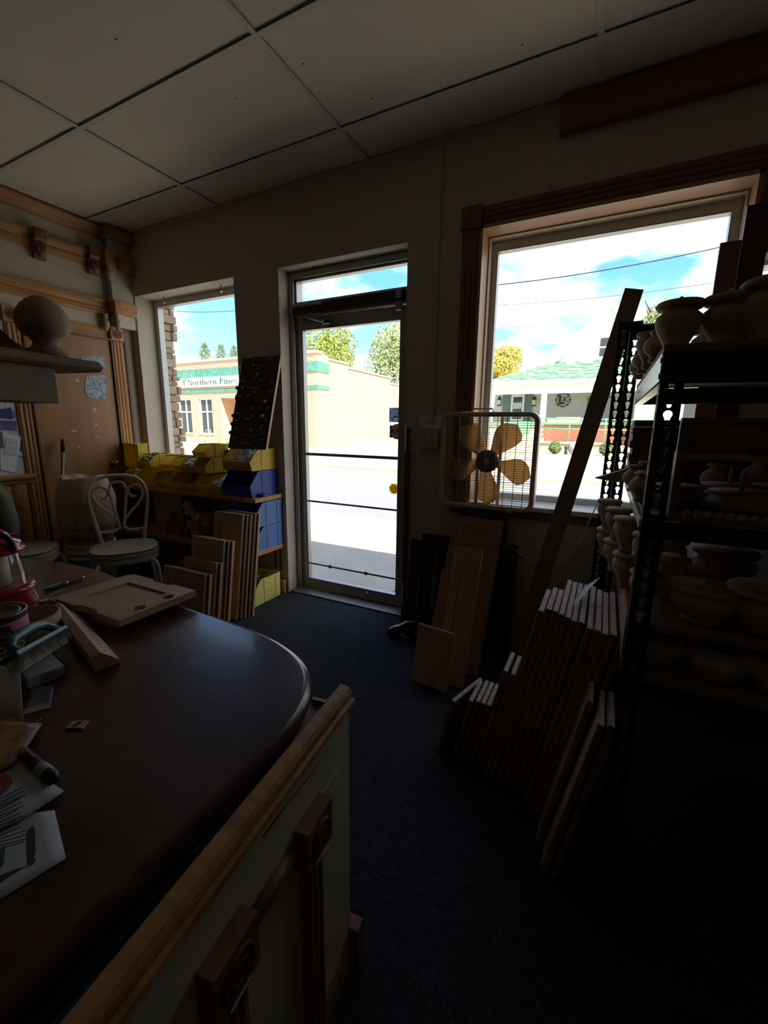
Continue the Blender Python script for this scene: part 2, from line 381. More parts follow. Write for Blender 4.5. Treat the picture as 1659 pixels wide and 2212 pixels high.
AXZ = Matrix(((1, 0, 0, 0), (0, 0, 1, 0), (0, 1, 0, 0), (0, 0, 0, 1)))   # profile (x, z) run along y
def fluted(w, L, t, m, name, parent, M, n=3, bevel=0):    # casing with rounded reeds, along local y
    poly = [(-w/2, 0), (-w/2, t*.7)]
    k = w*.86/n
    for i in range(n):
        x0 = -w*.43 + i*k
        for q in range(7):
            a = PI*q/6; poly.append((x0 + k/2 - k*.46*c_(a), t*.72 + t*.28*s_(a)))
    poly += [(w/2, t*.7), (w/2, 0)]
    mb = MB(); mb.prism(poly, 0, L, M @ AXZ)
    return part(mb, name, m, parent, world=True)
def rosette(size, t, m, parent, M, name='rosette_block'):   # square block with turned rings; local z is outward
    s = size/2
    b = part(MB().box(-s, s, -s, s, 0, t, M), name, m, parent, world=True, bevel=.002)
    r = size*.34
    pr = [(0, t+.004), (r*.16, t+.004), (r*.24, t+.0005), (r*.36, t+.0005), (r*.46, t+.005), (r*.56, t+.005), (r*.66, t+.0004), (r*.80, t+.0004), (r*.9, t+.004), (r, t+.004), (r*1.08, t-.0005)]
    part(MB().lathe(pr, 24, M), 'turned_rings', CHERRY['z'] if m in OAKD.values() or m in CHERRY.values() else RING, b, world=True)
    return b
RING = mat('ring_brown', (.16, .06, .025), .5)
ca = .095
def outM(x, z): return frame((x, W, z), (1, 0, 0), z=(0, -1, 0))      # local x right, y... z towards room
def casing_v(x, z0, z1, m, parent, w=ca): return fluted(w, z1-z0, .02, m, 'casing', parent, frame((x, W, z0), (1, 0, 0), (0, 0, 1)))
def casing_h(x0, x1, z, m, parent, w=ca): return fluted(w, x1-x0, .02, m, 'casing', parent, frame((x0, W, z), (0, 0, -1), (1, 0, 0)))
# big window casing
casing_v((BX0-.047), .83, ZH, CHERRY['z'], w2)
casing_h(BX0, BX1+.05, ZH+.045, CHERRY['x'], w2, w=.09)
rosette(.11, .028, CHERRY['z'], w2, outM(BX0-.047, ZH+.045))
casing_v(BX1+.02, .83, ZH, CHERRY['z'], w2, w=.04)
casing_h(BX0-.095, BX1+.06, .806, OAKD['x'], w2, w=.05)
# small window by the right corner
w3 = thing('window_3', None, None, ((SX0+SX1)/2, W+.2, SZ0), kind='structure')
m = MB(); m.box(SX0, SX0+.02, W+.1, W+.2, SZ0, SZ1); m.box(SX1-.02, SX1, W+.1, W+.2, SZ0, SZ1); m.box(SX0, SX1, W+.1, W+.2, SZ1-.02, SZ1); m.box(SX0, SX1, W+.1, W+.2, SZ0, SZ0+.02)
part(m, 'window_frame', ALUW, w3, world=True); part(MB().box(SX0+.02, SX1-.02, W+.15, W+.154, SZ0+.02, SZ1-.02), 'pane', GLASS, w3, world=True)

# ---------------- street door
d1 = thing('door_1', None, None, ((DX0+DX1)/2, W+.15, 0), kind='structure')
yj0, yj1 = W+.105, W+.215
m = MB(); m.box(DX0+.004, DX0+.045, yj0, yj1, 0, ZH-.004); m.box(DX1-.05, DX1-.004, yj0, yj1, 0, ZH-.004); m.box(DX0+.045, DX1-.05, yj0, yj1, ZH-.05, ZH-.004); m.box(DX0+.045, DX1-.05, yj0, yj1, 2.04, 2.125)
part(m, 'door_frame', ALU, d1, world=True, bevel=.004)
m = MB(); m.box(DX0+.045, DX0+.06, yj0+.02, yj0+.03, 0, ZH-.05); m.box(DX0+.045, DX1-.05, yj0+.02, yj0+.03, 2.125, 2.14); m.box(DX0+.045, DX1-.05, yj0+.02, yj0+.03, ZH-.065, ZH-.05)
part(m, 'frame_bead', ALU, d1, world=True)
part(MB().box(DX0+.045, DX1-.05, W+.165, W+.169, 2.125, ZH-.05), 'transom_pane', GLASS, d1, world=True)
part(MB().box(DX0, DX1, W+.02, W+.22, 0, .012), 'threshold', ALU, d1, world=True, bevel=.003)
lx0, lx1 = DX0+.05, DX1-.055; ly0, ly1 = W+.13, W+.175
m = MB(); m.box(lx0, lx0+.05, ly0, ly1, .014, 2.035); m.box(lx1-.05, lx1, ly0, ly1, .014, 2.035); m.box(lx0+.05, lx1-.05, ly0, ly1, 1.95, 2.035); m.box(lx0+.05, lx1-.05, ly0, ly1, .014, .10)
lf = part(m, 'door_leaf', ALU, d1, world=True, bevel=.004)
part(MB().box(lx0+.05, lx1-.05, W+.15, W+.155, .10, 1.95), 'door_pane', GLASS, d1, world=True)
def zof(px, py, y=ly0-.01): return PY(px, py, y).z
for (a, b, t, r) in ((663, 979, .011, .017), (664, 1081, .007, .012)):
    z = (zof(a, b) + zof(865, b + (13 if t > .01 else 23)))/2
    o = part(MB().box(lx0+.01, lx1-.01, ly0-.012, ly0-.002, z-t, z+t), 'push_bar', ALU, lf, world=True, bevel=.003)
    for x in (lx0+.022, lx1-.022): part(MB().lathe([(0, -.004), (.005, -.003), (.006, 0)], 8, frame((x, ly0-.012, z), (1, 0, 0), z=(0, 1, 0))), 'screw', BLACK, o, world=True)
z = (zof(670, 1216)+zof(861, 1252))/2
o = part(MB().box(lx0+.01, lx1-.01, ly0-.012, ly0-.004, z-.007, z+.007), 'kick_bar', ALU, lf, world=True, bevel=.002)
for a in (713, 790):
    x = PY(a, 1230, ly0-.01).x; part(MB().box(x-.008, x+.008, ly0-.014, ly0-.003, z-.012, z+.012), 'clip', BLACK, o, world=True)
x = PY(795, 1290, ly0).x; part(MB().tube([(x, ly0-.012, .085), (x, ly0-.02, .06), (x, ly0-.014, .02), (x, ly0-.01, .012)], .006, 8), 'door_stop', ALU, lf, world=True)
# closer
DCL = mat('closer_metal', (.055, .05, .045), .45, metal=.6)
p = PY(684, 668, yj0-.03); cl = part(MB().box(DX0+.07, DX0+.30, yj0-.055, yj0, p.z-.032, p.z+.03), 'closer_body', DCL, d1, world=True, bevel=.012, seg=3)
part(MB().tube([(DX0+.19, yj0-.03, p.z-.035), (DX0+.20, yj0-.05, p.z-.05), (DX0+.33, yj0-.05, p.z-.085)], .008, 8), 'closer_arm', ALU, cl, world=True)
part(MB().box(DX0+.30, DX0+.36, yj0-.03, yj0, p.z-.095, p.z-.075), 'arm_shoe', DCL, cl, world=True)
part(MB().box(DX0+.30, DX1-.06, yj0-.028, yj0, 2.055, 2.115), 'header_bar', DCL, d1, world=True, bevel=.004)
for z in (2.09, 2.02): part(MB().box(DX1-.115, DX1-.075, yj0-.035, yj0, z-.025, z+.025), 'pivot_block', ALU, d1, world=True, bevel=.004)
# stickers on the door glass
yg = W+.149
def sticker(px0, py0, px1, py1, name, label, m, octagon=False, t=.001):
    a, b = PY(px0, py0, yg), PY(px1, py1, yg); cx, cz = (a.x+b.x)/2, (a.z+b.z)/2; w, h = abs(b.x-a.x)/2, abs(a.z-b.z)/2
    th = thing(name, label, 'sticker', (cx, yg, cz-h)); M = frame((cx, yg, cz), (1, 0, 0), z=(0, -1, 0))
    if octagon: mb = MB().prism([(w*1.05*c_(PI/8+k*PI/4), h*1.05*s_(PI/8+k*PI/4)) for k in range(8)], 0, t, M)
    else: mb = MB().box(-w, w, -h, h, 0, t, M)
    part(mb, 'backing', m, th, world=True)
    return th, M @ TR(0, 0, t), w, h
SGREY = mat('sticker_grey', (.33, .40, .48), .6); SBLK = mat('sticker_black', (.03, .02, .035), .5); SSILV = mat('sticker_silver', (.78, .77, .72), .5); SYEL = mat('sticker_yellow', (.75, .56, .05), .6); SINK = mat('sticker_ink', (.05, .05, .12), .6)
for m_, cl_ in ((SGREY, (.4, .5, .62)), (SYEL, (.8, .55, .03))): translucent(m_, cl_, .6)
def ring(r0, r1, z, n=28):
    mb = MB(); v = [(r*c_(2*PI*i/n), r*s_(2*PI*i/n), z) for r in (r0, r1) for i in range(n)]
    return mb.add(v, [(i, (i+1) % n, n+(i+1) % n, n+i) for i in range(n)])
def flat(mb, M):
    mb.v = [M @ Vector(v) for v in mb.v]; return mb
th, M, w, h = sticker(841, 881, 872, 912, 'no_smoking_sticker', 'grey no smoking sticker on the street door glass', SGREY)
part(flat(ring(w*.78, w*.86, .0006), M), 'circle', SINK, th, world=True)
g = MB(); g.prism(ribbon_poly([(-w*.56, -w*.58), (w*.56, w*.58)], w*.09), .0004, .0008); g.box(-w*.5, w*.1, -.3*w, -.16*w, .0004, .0008); g.box(w*.16, w*.6, -.3*w, -.16*w, .0004, .0008)
g.prism(ribbon_poly([(-w*.5, -w*.05), (-w*.45, w*.2), (-w*.15, w*.25), (-w*.2, w*.5), (.05*w, w*.6), (0, w*.75)], w*.07), .0004, .0008)
part(flat(g, M), 'cigarette', SINK, th, world=True)
th, M, w, h = sticker(842, 919, 874, 946, 'push_sticker', 'round silver PUSH sticker on black backing on the door glass', SBLK)
part(MB().lathe([(0, .0008), (w*.9, .0008), (w*.92, 0)], 32, M), 'disc', SSILV, th, world=True)
lettering('PUSH', w*.72, SINK, th, M @ TR(0, 0, .0012), ext=.0003, bold=.0012)
part(flat(MB().box(w*.1, w*.5, w*.45, w*.53, .0009, .0014), M), 'mark', SINK, th, world=True)
th, M, w, h = sticker(841, 1044, 861, 1068, 'octagon_sticker', 'small yellow octagon alarm sticker on the door glass', SYEL, octagon=True)
g = MB()
for q, (a, b) in enumerate(((-.3, .3), (-.7, .7), (-.55, .55), (-.4, .4))): g.box(w*a, w*b, h*(.5-.33*q)-h*.06, h*(.5-.33*q)+h*.06, .0002, .0006)
part(flat(g, M), 'print', OAK['x'], th, world=True)
struct(MB().box(-1.128, BX0-.095, W-.014, W, 0, .09), 'baseboard_front', OAKD['x'], bevel=.003)
struct(MB().box(LWX1+.32, DX0+.004, W-.014, W, 0, .09), 'baseboard_pier', OAKD['x'], bevel=.003)

# ---------------- left wall: closet door, casing, cornice, wainscot
d2 = thing('door_2', None, None, (XL, 1.975, 0), kind='structure')
DOORW = wood('flush_door', (.24, .105, .03), (.36, .17, .055), axis='z', scale=1.1, stretch=8, rough=.42)
dy0, dy1, dz1 = 1.675, 2.275, 1.955
part(MB().box(XL+.001, XL+.012, dy0, dy1, .01, dz1), 'door_leaf', DOORW, d2, world=True)
m = MB(); m.box(XL+.001, XL+.03, dy0-.012, dy0, 0, dz1+.012); m.box(XL+.001, XL+.03, dy1, dy1+.012, 0, dz1+.012); m.box(XL+.001, XL+.03, dy0, dy1, dz1, dz1+.012)
part(m, 'door_jamb', OAKD['z'], d2, world=True)
def lw(y, z, off=0): return frame((XL+off, y, z), (0, 1, 0), (0, 0, 1))
cw = .095
fluted(cw, 1.955, .022, OAK['z'], 'casing', d2, lw(dy1+.012+cw/2, 0, .001)); fluted(cw, 1.955, .022, OAK['z'], 'casing', d2, lw(dy0-.012-cw/2, 0, .001))
fluted(cw, dy1-dy0+.024, .022, OAK['y'], 'casing', d2, frame((XL+.001, dy0-.012, dz1+.012+cw/2), (0, 0, -1), (0, 1, 0)) @ Matrix.Diagonal((1, 1, -1, 1)))
for y in (dy1+.012+cw/2, dy0-.012-cw/2): rosette(.108, .03, OAK['z'], d2, lw(y, dz1+.012+cw/2, .001))
BRASS = mat('brass_worn', (.30, .19, .07), .35, metal=.8)
kp = Vector((XL+.012, 2.19, .955))
k = part(MB().lathe([(0, 0), (.03, 0), (.03, .006), (.012, .01), (.011, .03), (.022, .04), (.027, .052), (.022, .064), (0, .068)], 20, frame(kp, (0, 1, 0), z=(1, 0, 0))), 'door_knob', BRASS, d2, world=True)
part(MB().lathe([(0, .0685), (.008, .0685), (.009, .066)], 12, frame(kp, (0, 1, 0), z=(1, 0, 0))), 'keyhole', BLACK, k, world=True)
TAPE = mat('tape_scrap', (.55, .47, .36), .8)
for (a, b, w, h) in ((160, 931, 13, 3), (167, 822, 7, 7), (205, 885, 6, 8), (208, 917, 7, 5), (170, 965, 5, 4), (210, 943, 6, 3), (156, 752, 12, 2)):
    p, q = PX(a-w/2, b-h/2, XL+.0125), PX(a+w/2, b+h/2, XL+.0125)
    part(MB().box(XL+.0122, XL+.0128, min(p.y, q.y), max(p.y, q.y), min(p.z, q.z), max(p.z, q.z)), 'tape_scrap', TAPE, d2, world=True)
# newspaper clippings on the closet door
NEWS = mat('newsprint', (.40, .46, .49), .9, c2=(.14, .19, .23), scale=42, contrast=(.44, .62))
def wallpaper_sheet(pts, name, label, cat, m, X=XL+.014, t=.0012):
    P = [PX(a, b, X) for a, b in pts]; mb = MB(); n = len(P)
    mb.add([(X, p.y, p.z) for p in P] + [(X+t, p.y, p.z) for p in P], [tuple(range(n)), tuple(range(2*n-1, n-1, -1))] + [(i, (i+1) % n, n+(i+1) % n, n+i) for i in range(n)])
    return solo(mb, name, m, label, cat)
n1 = wallpaper_sheet([(176, 770), (200, 768), (224, 773), (228, 800), (178, 800)], 'news_clipping', 'upper torn blue and white newspaper clipping on the closet door', 'clipping', NEWS)
n2 = wallpaper_sheet([(188, 812), (228, 810), (232, 861), (204, 862), (190, 858), (183, 845), (184, 826)], 'news_clipping', 'lower rounded torn newspaper clipping on the closet door', 'clipping', NEWS)
PLAINW = mat('board_white', (.58, .57, .55), .7)
def moulding(prof, y0, y1, z, m, parent, name='moulding'):   # profile (outward, up) on the left wall
    mb = MB(); A = Matrix(((1, 0, 0, XL), (0, 0, 1, 0), (0, 1, 0, z), (0, 0, 0, 1)))
    mb.prism(prof, y0, y1, A); return part(mb, name, m, parent, world=True)
crown = [(0, 0), (.012, 0), (.016, .012), (.022, .018), (.04, .04), (.058, .058), (.066, .064), (.066, .08), (0, .08)]
rail = [(0, 0), (.01, 0), (.014, .02), (.026, .028), (.026, .045), (.018, .055), (.03, .075), (.046, .09), (.046, .108), (0, .108)]
YE = 2.305
t4 = thing('trim_4', None, None, (XL, 1.5, 2.1), kind='structure')
moulding(crown, YB, YE, 2.715, OAK['y'], t4); moulding(rail, YB, YE, 2.487, OAK['y'], t4); moulding(rail, YB, YE, 2.147, OAK['y'], t4)
px_ = -3.662
part(MB().box(XL, px_, YE, W, 2.065, ZC), 'corner_box', PAINT, t4, world=True)
part(MB().box(XL-.001, px_+.07, YE-.03, W, 2.715, ZC-.004), 'corner_block', OAK['z'], t4, world=True, bevel=.003)
part(MB().box(px_, px_+.055, YE+.06, W-.002, 2.5, 2.60), 'corner_cap', OAK['z'], t4, world=True, bevel=.006)
part(MB().box(px_-.06, px_+.05, YE-.02, YE+.045, 2.165, 2.255), 'corner_block', OAK['z'], t4, world=True, bevel=.003)
mb = MB(); mb.prism([(0, 0), (.012, 0), (.02, .02), (.03, .035), (.03, .055), (.045, .07), (.045, .09), (0, .09)], YE+.045, W-.002, Matrix(((1, 0, 0, px_), (0, 0, 1, 0), (0, 1, 0, 2.165), (0, 0, 0, 1)))); part(mb, 'moulding', OAK['y'], t4, world=True)
def corbel(y, z, m, w=.075):
    prof = [(0, 0), (.02, -.005), (.04, .01), (.052, .04), (.046, .075), (.055, .10), (.075, .125), (.08, .19), (0, .19)]
    A = Matrix(((1, 0, 0, XL), (0, 0, 1, y), (0, 1, 0, z), (0, 0, 0, 1))); mb = MB().prism(prof, -w/2, w/2, A, smooth=False)
    o = part(mb, 'corbel', m, t4, world=True, bevel=.004)
    part(MB().sphere((0, 0, 0), .026, 10, Matrix.Translation((XL+.052, y, z+.045)), (.7, 1, 1.5)), 'acanthus_leaf', m, o, world=True)
    mb = MB()
    for s in (-1, 0, 1): mb.tube([(XL+.056, y+s*.018, z+.02), (XL+.062, y+s*.02, z+.06), (XL+.07, y+s*.024, z+.1)], .006, 6)
    part(mb, 'leaf_vein', m, o, world=True)
corbel(1.835, 2.425, OAKD['z']); corbel(2.20, 2.43, OAKD['z'])
def pendant(c, m, s=1):
    pr = [(0, -.13), (.008, -.128), (.016, -.11), (.026, -.092), (.03, -.07), (.024, -.05), (.014, -.04), (.018, -.034), (.026, -.026), (.018, -.016), (.024, -.008), (.027, 0), (0, 0)]
    part(MB().lathe([(r*s, z*s) for r, z in pr], 18, Matrix.Translation(c)), 'pendant', m, t4, world=True)
pendant((px_+.012, YE+.01, 2.165), BEECH['z']); pendant((XL+.035, YE-.06, 2.15), BEECH['z']); pendant((px_-.01, YE-.005, 2.53), BEECH['z'], .9)
part(MB().box(px_-.045, px_+.03, YE-.04, YE+.03, 2.53, 2.63), 'corner_block', OAK['z'], t4, world=True, bevel=.004)
# panel strip, brown batten between casing and window
struct(MB().box(XL+.001, XL+.012, dy1+.125, dy1+.145, 0, 2.065), 'trim_5', CHERRY['z'])
# wainscot and board
wz = .895
wc = thing('trim_6', None, None, (XL, 1.0, 0), kind='structure')
y = dy0-.012-cw-.004; pl = None
while y > -1.2:
    w = .098; prof = [(-w/2, 0), (-w/2, .004), (-w*.38, .012), (-w*.2, .017), (0, .018), (w*.2, .017), (w*.38, .012), (w/2, .004), (w/2, 0)]
    if pl is None:
        pl = part(MB().prism(prof, 0, wz-.03, AXZ), 'plank', OAK['z'], wc); pl.matrix_basis = Matrix.Translation(-Vector(wc.location)) @ lw(y-w/2, 0, .001)
    else: share(pl, wc, Matrix.Translation(-Vector(wc.location)) @ lw(y-w/2, 0, .001))
    y -= w
mb = MB(); mb.prism([(0, 0), (.02, 0), (.028, .012), (.028, .025), (.045, .04), (.05, .055), (.03, .068), (0, .07)], -1.2, dy0-.012-.05, Matrix(((1, 0, 0, XL), (0, 0, 1, 0), (0, 1, 0, wz-.045), (0, 0, 0, 1)))); part(mb, 'chair_rail', OAK['y'], wc, world=True, bevel=.002)
y = dy0-.012-cw-.004
for w in (.06, .30, .30, .30, .30): part(MB().box(XL+.001, XL+.008, y-w+.002, y, wz+.026, 2.14), 'wall_board', PLAINW, wc, world=True); y -= w
# ================================================================ outside
CONC = mat('concrete', (.36, .335, .295), .9, c2=(.31, .29, .25), scale=3, bump=.2, bscale=60)
ASPH = mat('asphalt', (.135, .135, .143), .9, c2=(.18, .18, .19), scale=30, bump=.3)
SAND = mat('dry_verge', (.42, .36, .25), .95, c2=(.33, .28, .18), scale=2.2, detail=8, bump=.2)
SDW = .055
EX = [-60, 40]
side = thing('sidewalk', None, None, (0, 4, -.08), kind='structure')
xw = -12.0
while xw < 8:
    part(MB().box(xw+.006, xw+1.50, W+WT+.005, 3.72, -.10, -.03), 'paving_slab', CONC, side, world=True); part(MB().box(xw+.006, xw+1.50, 3.732, 5.2, -.10, -.035), 'paving_slab', CONC, side, world=True); xw += 1.512
part(MB().box(-60, 40, 5.21, 5.4, -.3, -.035), 'kerb', CONC, side, world=True)
part(MB().box(-60, 40, W+WT+.004, 5.2, -.3, -.105), 'bedding', ASPH, side, world=True)
rd = thing('road', None, None, (0, 9, -.2), kind='structure')
part(MB().box(-60, 40, 5.4, 12.3, -.3, -.13), 'carriageway', ASPH, rd, world=True)
YLINE = mat('road_yellow', (.62, .50, .16), .8)
for y in (9.9, 10.15): part(MB().box(-60, 40, y, y+.1, -.13, -.126), 'centre_line', YLINE, rd, world=True)
vg = MB().add([(-60, 12.3, -.08), (40, 12.3, -.08), (40, 19, .08), (-60, 19, .08), (40, 60, .12), (-60, 60, .12), (-60, 12.3, -.3), (40, 12.3, -.3)], [(0, 1, 2, 3), (3, 2, 4, 5), (6, 7, 1, 0)])
struct(vg, 'far_ground', SAND)
struct(MB().box(-60, 40, 12.32, 12.6, -.2, -.06), 'far_kerb', CONC)

# ---- brick office building across the road
BRK = mat('tan_brick', (.66, .44, .29), .9, c2=(.57, .37, .235), scale=5, bump=.2)
BRKS = mat('brown_render', (.44, .31, .23), .92, c2=(.39, .27, .195), scale=1.2, bump=.35, bscale=9)
JOINT = mat('brick_joint', (.56, .35, .21), .95)
GRN = mat('green_metal', (.055, .185, .14), .6, c2=(.11, .28, .21), scale=6)
COPE = mat('coping', (.60, .46, .34), .8)
DGL = mat('dark_window', (.045, .045, .04), .15, spec=.6)
WHT = mat('white_paint', (.82, .82, .80), .6)
YN = 20.0
xc = PY(687, 900, YN).x; xl = -40.0; zt = 5.15
nb_ = thing('office_building', 'tan brick single storey office with green fascia band and white sign', 'building', ((xc-8), YN+5, .1))
zb = .05
g1 = PY(513, 792, YN).z; g2 = PY(513, 812, YN).z; g3 = PY(513, 838, YN).z; g4 = PY(513, 846, YN).z
wtop = PY(450, 861, YN).z; wbot = PY(450, 935, YN).z
wx = [(PY(387, 900, YN).x, PY(414, 900, YN).x), (PY(431, 900, YN).x, PY(459, 900, YN).x)]
rx0, rx1 = PY(479, 900, YN).x, PY(540, 900, YN).x
m = MB()
def fseg(x0, x1, z0, z1): m.box(x0, x1, YN, YN+.3, z0, z1)
fseg(xl, xc, wtop, zt); fseg(xl, wx[0][0], zb, wtop); fseg(wx[0][1], wx[1][0], zb, wtop); fseg(wx[1][1], rx0, zb, wtop); fseg(rx1, xc, zb, wtop)
for a, b in wx: fseg(a, b, zb, wbot)
fa = part(m, 'front_wall', BRK, nb_, world=True, fix=False)
part(MB().box(rx0, rx1, YN+1.4, YN+1.5, zb, wtop).box(rx0-.15, rx0, YN+.3, YN+1.4, zb, wtop).box(rx1, rx1+.15, YN+.3, YN+1.4, zb, wtop), 'entrance_recess', BRK, nb_, world=True)
part(MB().box(rx0-.15, rx1+.15, YN+.01, YN+1.5, wtop, wtop+.1), 'recess_soffit', WHT, nb_, world=True)
q = MB(); z = zb+.12
while z < zt-.1:
    if not (g2 < z < g1 or g4 < z < g3):
        xs_ = [(xl, xc)] if z > wtop else [(xl, wx[0][0]-.02), (wx[0][1]+.02, wx[1][0]-.02), (wx[1][1]+.02, rx0-.02), (rx1+.02, xc)]
        for a, b in xs_: q.box(a, b, YN-.012, YN, z-.008, z+.008)
        q.box(xc, xc+.014, YN-.012, YN+1.1, z-.012, z+.012)
        if z < wtop: q.box(rx0, rx1, YN+1.39, YN+1.4, z-.012, z+.012)
    z += .10
part(q, 'brick_courses', JOINT, nb_, world=True, fix=False, kind='stuff')
part(MB().box(xl, xc, YN-.05, YN+.3, g2, g1).box(xc, xc+.05, YN-.05, YN+1.1, g2, g1), 'fascia_band', GRN, nb_, world=True)
part(MB().box(xl, xc, YN-.05, YN+.3, g4, g3).box(xc, xc+.05, YN-.05, YN+1.1, g4, g3), 'fascia_band', GRN, nb_, world=True)
part(MB().box(xl, xc+.08, YN-.08, YN+.4, zt, zt+.12), 'coping', COPE, nb_, world=True)
part(MB().box(xc-.3, xc+.004, YN-.006, YN+1.1, zb, zt-.002), 'corner_pier', BRK, nb_, world=True)
sw = MB(); xsd = xc-.25
steps = [(YN+1.1, 23.6, 4.98), (23.6, 29.5, 4.75), (29.5, 34.5, 4.35), (34.5, 42, 4.0)]
for a, b, h in steps: sw.box(xsd-.3, xsd, a, b, zb-.1, h)
part(sw, 'side_wall', BRKS, nb_, world=True, fix=False)
for a, b, h in steps: part(MB().box(xsd-.35, xsd+.05, a-.03, b+.03, h, h+.09), 'coping', COPE, nb_, world=True)
part(MB().box(xl, xsd-.3, YN+.3, 41.8, 3.6, 3.8), 'flat_roof', CONC, nb_, world=True)
for a, b in wx:
    fr = part(MB().box(a, a+.07, YN+.12, YN+.2, wbot, wtop).box(b-.07, b, YN+.12, YN+.2, wbot, wtop).box((a+b)/2-.05, (a+b)/2+.05, YN+.12, YN+.2, wbot, wtop).box(a+.002, b-.002, YN+.117, YN+.2, wtop-.06, wtop-.001).box(a+.002, b-.002, YN+.117, YN+.2, wbot+(wtop-wbot)*.62-.04, wbot+(wtop-wbot)*.62+.04), 'window', WHT, nb_, world=True)
    for u, v in ((a+.07, (a+b)/2-.05), ((a+b)/2+.05, b-.07)):
        for e, f in ((wbot, wbot+(wtop-wbot)*.62-.04), (wbot+(wtop-wbot)*.62+.04, wtop-.06)): part(MB().box(u, v, YN+.15, YN+.17, e, f), 'pane', DGL, fr, world=True)
    part(MB().box(a-.1, b+.1, YN-.06, YN+.1, wbot-.12, wbot), 'window_sill', COPE, nb_, world=True)
# sign with serif stencil letters
s0, s1 = PY(391, 831, YN-.1), PY(545, 800, YN-.1)
sz0, sz1 = PY(391, 838, YN-.1).z, PY(513, 811, YN-.1).z
sg = thing('shop_sign', 'long white sign reading Northern Pines on the brick office', 'sign', ((s0.x+s1.x)/2, YN-.06, sz0))
part(MB().box(s0.x, s1.x, YN-.12, YN-.05, sz0, sz1), 'sign_board', WHT, sg, world=True)
SGR = mat('sign_green', (.025, .085, .065), .6)
def serif_text(txt, x, z, h, y, parent, m):
    A = frame((x, y, z), (1, 0, 0), z=(0, -1, 0)); cur = 0; xh = .64
    def bar(mb, x0, x1, z0, z1): mb.box((x0-.012)*h, (x1+.012)*h, z0*h, z1*h, 0, .01)
    def ser(mb, cx, z, w=.2): bar(mb, cx-w/2, cx+w/2, z, z+.06)
    def arc(mb, cx, cz, rx, rz, a0, a1, wmid, wend, n=10):
        pts = []; inn = []
        for i in range(n+1):
            t = math.radians(a0+(a1-a0)*i/n); k = abs(c_(t)); w = wend+.02+(wmid+.015-wend)*k
            pts.append(((cx+(rx)*c_(t))*h, (cz+rz*s_(t))*h)); inn.append(((cx+(rx-w)*c_(t))*h, (cz+(rz-w*.6)*s_(t))*h))
        for i in range(n): mb.prism([pts[i], pts[i+1], inn[i+1], inn[i]], 0, .01)
    for ch in txt:
        mb = MB(); 
        if ch == 'N':
            bar(mb, .07, .15, 0, 1); bar(mb, .72, .80, 0, 1); mb.prism([(.07*h, h), (.24*h, h), (.80*h, 0), (.63*h, 0)], 0, .01); ser(mb, .11, 0, .26); ser(mb, .76, .94, .26); ser(mb, .09, .94, .2); wd_ = .92
        elif ch == 'P':
            bar(mb, .10, .27, 0, 1); arc(mb, .34, .73, .30, .27, 90, -90, .16, .06); bar(mb, .1, .36, .94, 1); bar(mb, .1, .36, .46, .52); ser(mb, .18, 0, .32); ser(mb, .16, .94, .26); wd_ = .74
        elif ch == 'o':
            arc(mb, .31, .32, .28, .34, 90, -90, .15, .05); arc(mb, .31, .32, .28, .34, 90, 270, .15, .05); wd_ = .66
        elif ch == 'e':
            arc(mb, .29, .32, .27, .34, 100, 310, .15, .05); arc(mb, .29, .32, .27, .34, 80, 10, .13, .05); bar(mb, .12, .55, .32, .38); wd_ = .62
        elif ch == 'r':
            bar(mb, .08, .23, 0, xh); ser(mb, .155, 0, .28); ser(mb, .11, xh-.06, .2); arc(mb, .36, .44, .18, .22, 150, 40, .12, .1); wd_ = .54
        elif ch == 't':
            bar(mb, .12, .27, .1, .86); bar(mb, .02, .42, xh-.06, xh); arc(mb, .29, .14, .17, .16, 180, 320, .14, .06); wd_ = .46
        elif ch in 'hn':
            bar(mb, .08, .23, 0, 1 if ch == 'h' else xh); bar(mb, .48, .63, 0, .48); arc(mb, .40, .42, .23, .24, 150, 0, .15, .07); ser(mb, .155, 0, .28); ser(mb, .555, 0, .28); ser(mb, .11, (1 if ch == 'h' else xh)-.06, .2); wd_ = .74
        elif ch == 'i':
            bar(mb, .08, .23, 0, xh); ser(mb, .155, 0, .28); ser(mb, .11, xh-.06, .2); mb.prism([((.155+.09*c_(2*PI*k/10))*h, (.84+.09*s_(2*PI*k/10))*h) for k in range(10)], 0, .01); wd_ = .33
        elif ch == 's':
            arc(mb, .25, .49, .2, .17, 30, 250, .13, .06); arc(mb, .25, .17, .22, .18, 80, -150, .13, .06); wd_ = .5
        else: wd_ = .42
        if mb.v:
            mb.v = [A @ TR(cur*h, 0, 0) @ Vector(v) for v in mb.v]; part(mb, 'letter', m, parent, world=True, fix=False)
        cur += wd_
    return cur*h
hh = (sz1-sz0)*.58; x0 = PY(406, 828, YN-.12).x; x1 = PY(512, 820, YN-.12).x
zz_ = sz0+(sz1-sz0)*.23
n0 = len(sg.children); L0 = serif_text('Northern Pines', x0, zz_, hh, YN-.121, sg, SGR)
kx = (x1-x0)/L0
for o in sg.children:
    if o.name.startswith('letter'):
        for v in o.data.vertices: v.co.x = (x0 - sg.location.x) + (v.co.x - (x0 - sg.location.x))*kx
# pine-sprig mark
px0 = PY(398, 828, YN-.12).x; mb = MB(); A = frame((px0, YN-.121, sz0+(sz1-sz0)*.2), (1, 0, 0), z=(0, -1, 0))
mb.box(-.035, .035, 0, hh*.75, 0, .01, A)
for zq, wq in ((.55, .22), (.85, .3), (1.1, .34)):
    for s in (-1, 1): mb.prism([(0, hh*zq), (s*wq, hh*(zq+.28)), (s*wq, hh*(zq+.36)), (0, hh*(zq+.12))], 0, .01, A)
part(mb, 'pine_mark', SGR, sg, world=True, fix=False)
